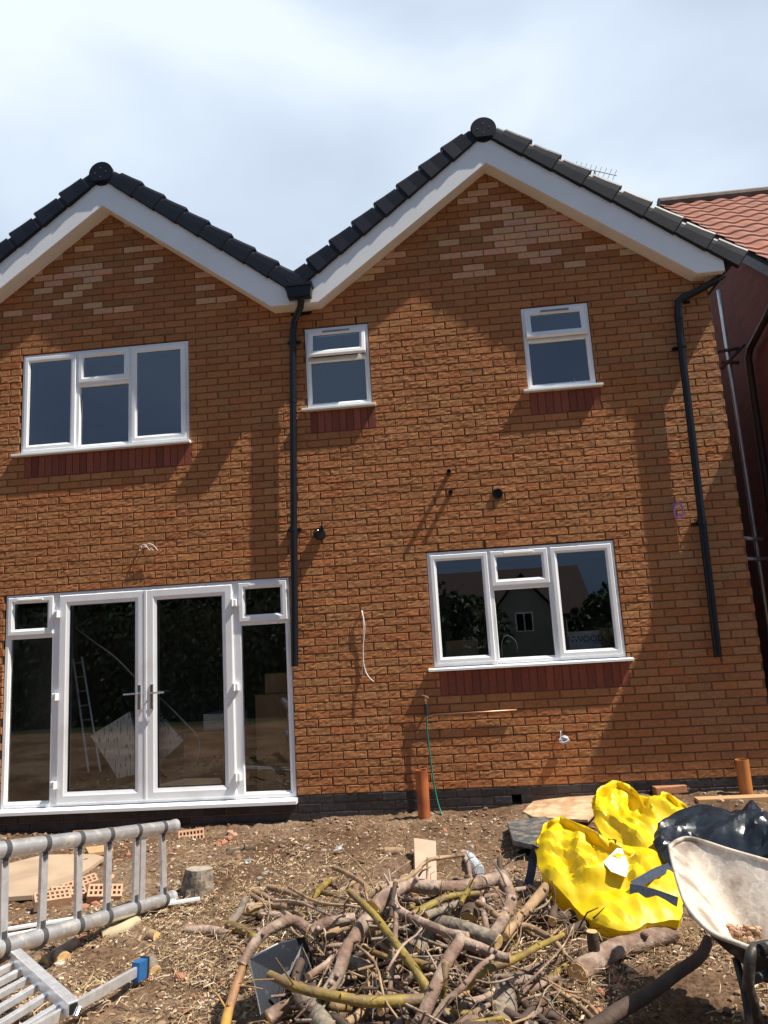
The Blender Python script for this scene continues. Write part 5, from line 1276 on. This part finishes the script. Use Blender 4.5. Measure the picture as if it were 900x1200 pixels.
# dirt left in the tray
s = MB(); q0 = G(862, 1092, .15)
for i in range(160):
    a = lr.uniform(0, 6.28); rr = lr.random()**.5; p = q0+Vector((.10*rr*math.cos(a), .04*rr*math.sin(a), lr.uniform(-.02, .01))); L_ = lr.uniform(.004, .016)
    vv = [tuple(p+Vector(v)*L_*lr.uniform(.6, 1.3)) for v in iv]; s.poly(vv, ifc, lr.choice([(.30, .15, .09), (.22, .12, .07), (.42, .25, .15), (.5, .36, .24)]))
build_in(s, 'debris', MATS['crumb'], wbw, recalc=False)
# handle tube bending down to the leg
s = MB(); hp_ = [G(912, 1107, .27), G(896, 1109, .27), G(884, 1113, .26), G(879, 1124, .24), G(877, 1150, .17), G(876, 1160, .14)]
s.tube(spline(hp_, 5), .019, 14); build_in(s, 'handle', galvd, wbw, smooth=True)
s = MB(); s.tube([G(898, 1112, .268), G(892, 1114, .266)], .021, 14); build_in(s, 'grip_end', black_hole, wbw)
s = MB(); s.tube([G(876, 1148, .17), G(884, 1175, .08), G(896, 1230, -.06)], .016, 12); build_in(s, 'leg', galvd, wbw, smooth=True)
s = MB(); s.tube([G(862, 1122, .14), G(872, 1160, .05), G(884, 1232, -.1)], .014, 12); build_in(s, 'leg', galvd, wbw, smooth=True)
s = MB(); s.tube([G(877, 1150, .16), G(930, 1130, .12), G(1010, 1060, .10)], .016, 10); build_in(s, 'chassis_tube', galvd, wbw, smooth=True)
s = MB(); wc = G(1060, 1040, .0); wc.z = gz(wc.x, wc.y)+.18
pts = []
for k in range(28): a = 2*math.pi*k/28; pts.append(wc+Vector((.14*math.cos(a), .03*math.cos(a), .14*math.sin(a))))
s.tube(pts+[pts[0]], .04, 12, caps=False); build_in(s, 'tyre', rubber, wbw, smooth=True)
s = MB(); s.tube([wc+Vector((0, -.03, 0)), wc+Vector((0, .03, 0))], .10, 20); build_in(s, 'wheel_hub', galvd, wbw)
s = MB(); a = W(905, 928, -1.2); s.tube([(a.x, -1.2, gz(a.x, -1.2)-.1), (a.x, -1.2, a.z)], .03, 10); tag(s.build('timber_post', bark_d), 'short dark post standing in the soil at the right edge behind the black sack', 'post')

# ------------------------------------------------------------------ behind the camera: what the glass mirrors
def tree(x, y, h, r, seed, label):
    t = empty('garden_tree', (x, y, -1.2), label, 'tree', 'trees across the garden'); rn = random.Random(seed)
    s = MB(); s.tube([(x, y, -1.6), (x+.1, y, h*.35), (x, y+.1, h*.6)], [.22, .16, .08], 10)
    for i in range(7):
        a = rn.uniform(0, 6.28); z = h*rn.uniform(.3, .55); s.tube([(x, y, z), (x+math.cos(a)*r*.6, y+math.sin(a)*r*.6, z+h*.2)], [.07, .02], 6)
    build_in(s, 'trunk', bark_d, t); c = MB(); cl = [(rn.uniform(-1, 1), rn.uniform(-1, 1), rn.uniform(-.9, 1), rn.uniform(.35, .6)) for _ in range(16)]
    for k in range(6500):
        cx, cy, cz, cr_ = rn.choice(cl); v = Vector((rn.gauss(0, 1), rn.gauss(0, 1), rn.gauss(0, 1))).normalized()*cr_*rn.uniform(.6, 1.05)
        p = Vector((x+(cx*.7+v.x)*r, y+(cy*.7+v.y)*r, h*.46+(cz*.62+v.z)*h*.46)); e1 = Vector((rn.uniform(-1, 1), rn.uniform(-1, 1), rn.uniform(-1, 1))).normalized(); e2 = e1.cross(Vector((rn.uniform(-1, 1), rn.uniform(-1, 1), rn.uniform(-1, 1)))).normalized(); L_ = rn.uniform(.12, .26)
        c.poly([p-e1*L_, p+e2*L_*.5, p+e1*L_, p-e2*L_*.5], [(0, 1, 2, 3)])
    build_in(c, 'crown', mat('dark_leaf', (.035, .06, .02), .6, var=.4, scale=1.5), t, recalc=False)
for x, y, h, r, sd0, lb in ((-14, -19, 8.5, 3.6, 1, 'broad dark tree mirrored in the left side pane'), (-9.5, -18, 8, 3.4, 2, 'dark tree mirrored in the left patio door'), (-5.5, -19, 7.5, 3.2, 3, 'dark tree mirrored in the right patio door'), (-2.2, -20, 6.8, 3.0, 4, 'smaller tree mirrored in the right side pane'), (-7.5, -22, 8.2, 3.4, 7, 'tall tree standing behind the gap of the patio door trees'), (-12, -23, 8.6, 3.6, 8, 'tall tree behind the broad tree at the left of the garden'), (-3.8, -23.5, 7.6, 3.2, 9, 'tree behind the smaller tree in the right of the row'), (1.0, -33, 3.9, 3.0, 5, 'low round tree mirrored in the left kitchen pane'), (11, -34, 4.2, 3, 6, 'round tree beside the mirrored house')):
    tree(x, y, h, r, sd0, lb)
oh = empty('facing_house', (4, -36, -2), 'pale gabled house across the garden mirrored in the kitchen window', 'house')
s = MB(); s.box(-1, 9.5, -44, -36, -3, 2.2); s.box(4.2, 7.2, -36.0, -34.6, -3, 2.6); s.poly([(4.2, -34.6, 2.6), (7.2, -34.6, 2.6), (5.7, -34.6, 4.3), (4.2, -38, 2.6), (7.2, -38, 2.6), (5.7, -38, 4.3)], [(0, 1, 2), (0, 2, 5, 3), (1, 4, 5, 2)]); build_in(s, 'wall', mat('grey_render', (.30, .27, .24), .9), oh)
s = MB(); s.poly([(-1.4, -35.6, 2.1), (9.9, -35.6, 2.1), (9.9, -40, 5.2), (-1.4, -40, 5.2), (-1.4, -44.4, 2.1), (9.9, -44.4, 2.1)], [(0, 1, 2, 3), (3, 2, 5, 4), (0, 3, 4), (1, 5, 2)])
s.poly([(3.9, -34.3, 2.4), (5.7, -34.3, 4.5), (5.7, -39, 4.5), (3.9, -39, 2.4)], [(0, 1, 2, 3)]); s.poly([(7.5, -34.3, 2.4), (5.7, -34.3, 4.5), (5.7, -39, 4.5), (7.5, -39, 2.4)], [(0, 1, 2, 3)]); build_in(s, 'roof', mat('brown_roof_tile', (.06, .04, .035), .9), oh, recalc=False)
for a, b in ((5.2, 1.2), (1.2, .6), (8.2, .6)):
    s = MB(); y = -34.58 if a == 5.2 else -35.98; s.box(a, a+1, y-.03, y+.03, b, b+1.1); f_ = build_in(s, 'window', upvc, oh); g = MB(); g.box(a+.08, a+.47, y+.031, y+.04, b+.08, b+1.02); g.box(a+.53, a+.92, y+.031, y+.04, b+.08, b+1.02); child(g, 'pane', mat('dark_glass', (.01, .012, .015), .1), f_)
hd = empty('added_hedge', (-6, -13.5, -1), 'dark hedge added out of view to darken the patio door reflections', 'hedge')  # unseen hedge added to keep bright sky out of the door reflections
rn = random.Random(77); c = MB()
for k in range(15000):
    p = Vector((rn.uniform(-17, 1.5), -13.4+rn.gauss(0, .22), rn.uniform(-1.2, 2.6+.25*math.sin(k)))); e1 = Vector((rn.uniform(-1, 1), rn.uniform(-.4, .4), rn.uniform(-1, 1))).normalized(); e2 = e1.cross(Vector((rn.uniform(-.3, .3), 1, rn.uniform(-.3, .3)))).normalized(); L_ = rn.uniform(.05, .13)
    c.poly([p-e1*L_, p+e2*L_*.5, p+e1*L_, p-e2*L_*.5], [(0, 1, 2, 3)])
build_in(c, 'foliage', mat('dark_leaf', (.035, .06, .02)), hd, recalc=False)
s = MB(); s.box(-17, 1.5, -13.75, -13.5, -1.5, 2.4); build_in(s, 'branches', bark_d, hd)  # solid dark box added inside so no sky shows between the leaves
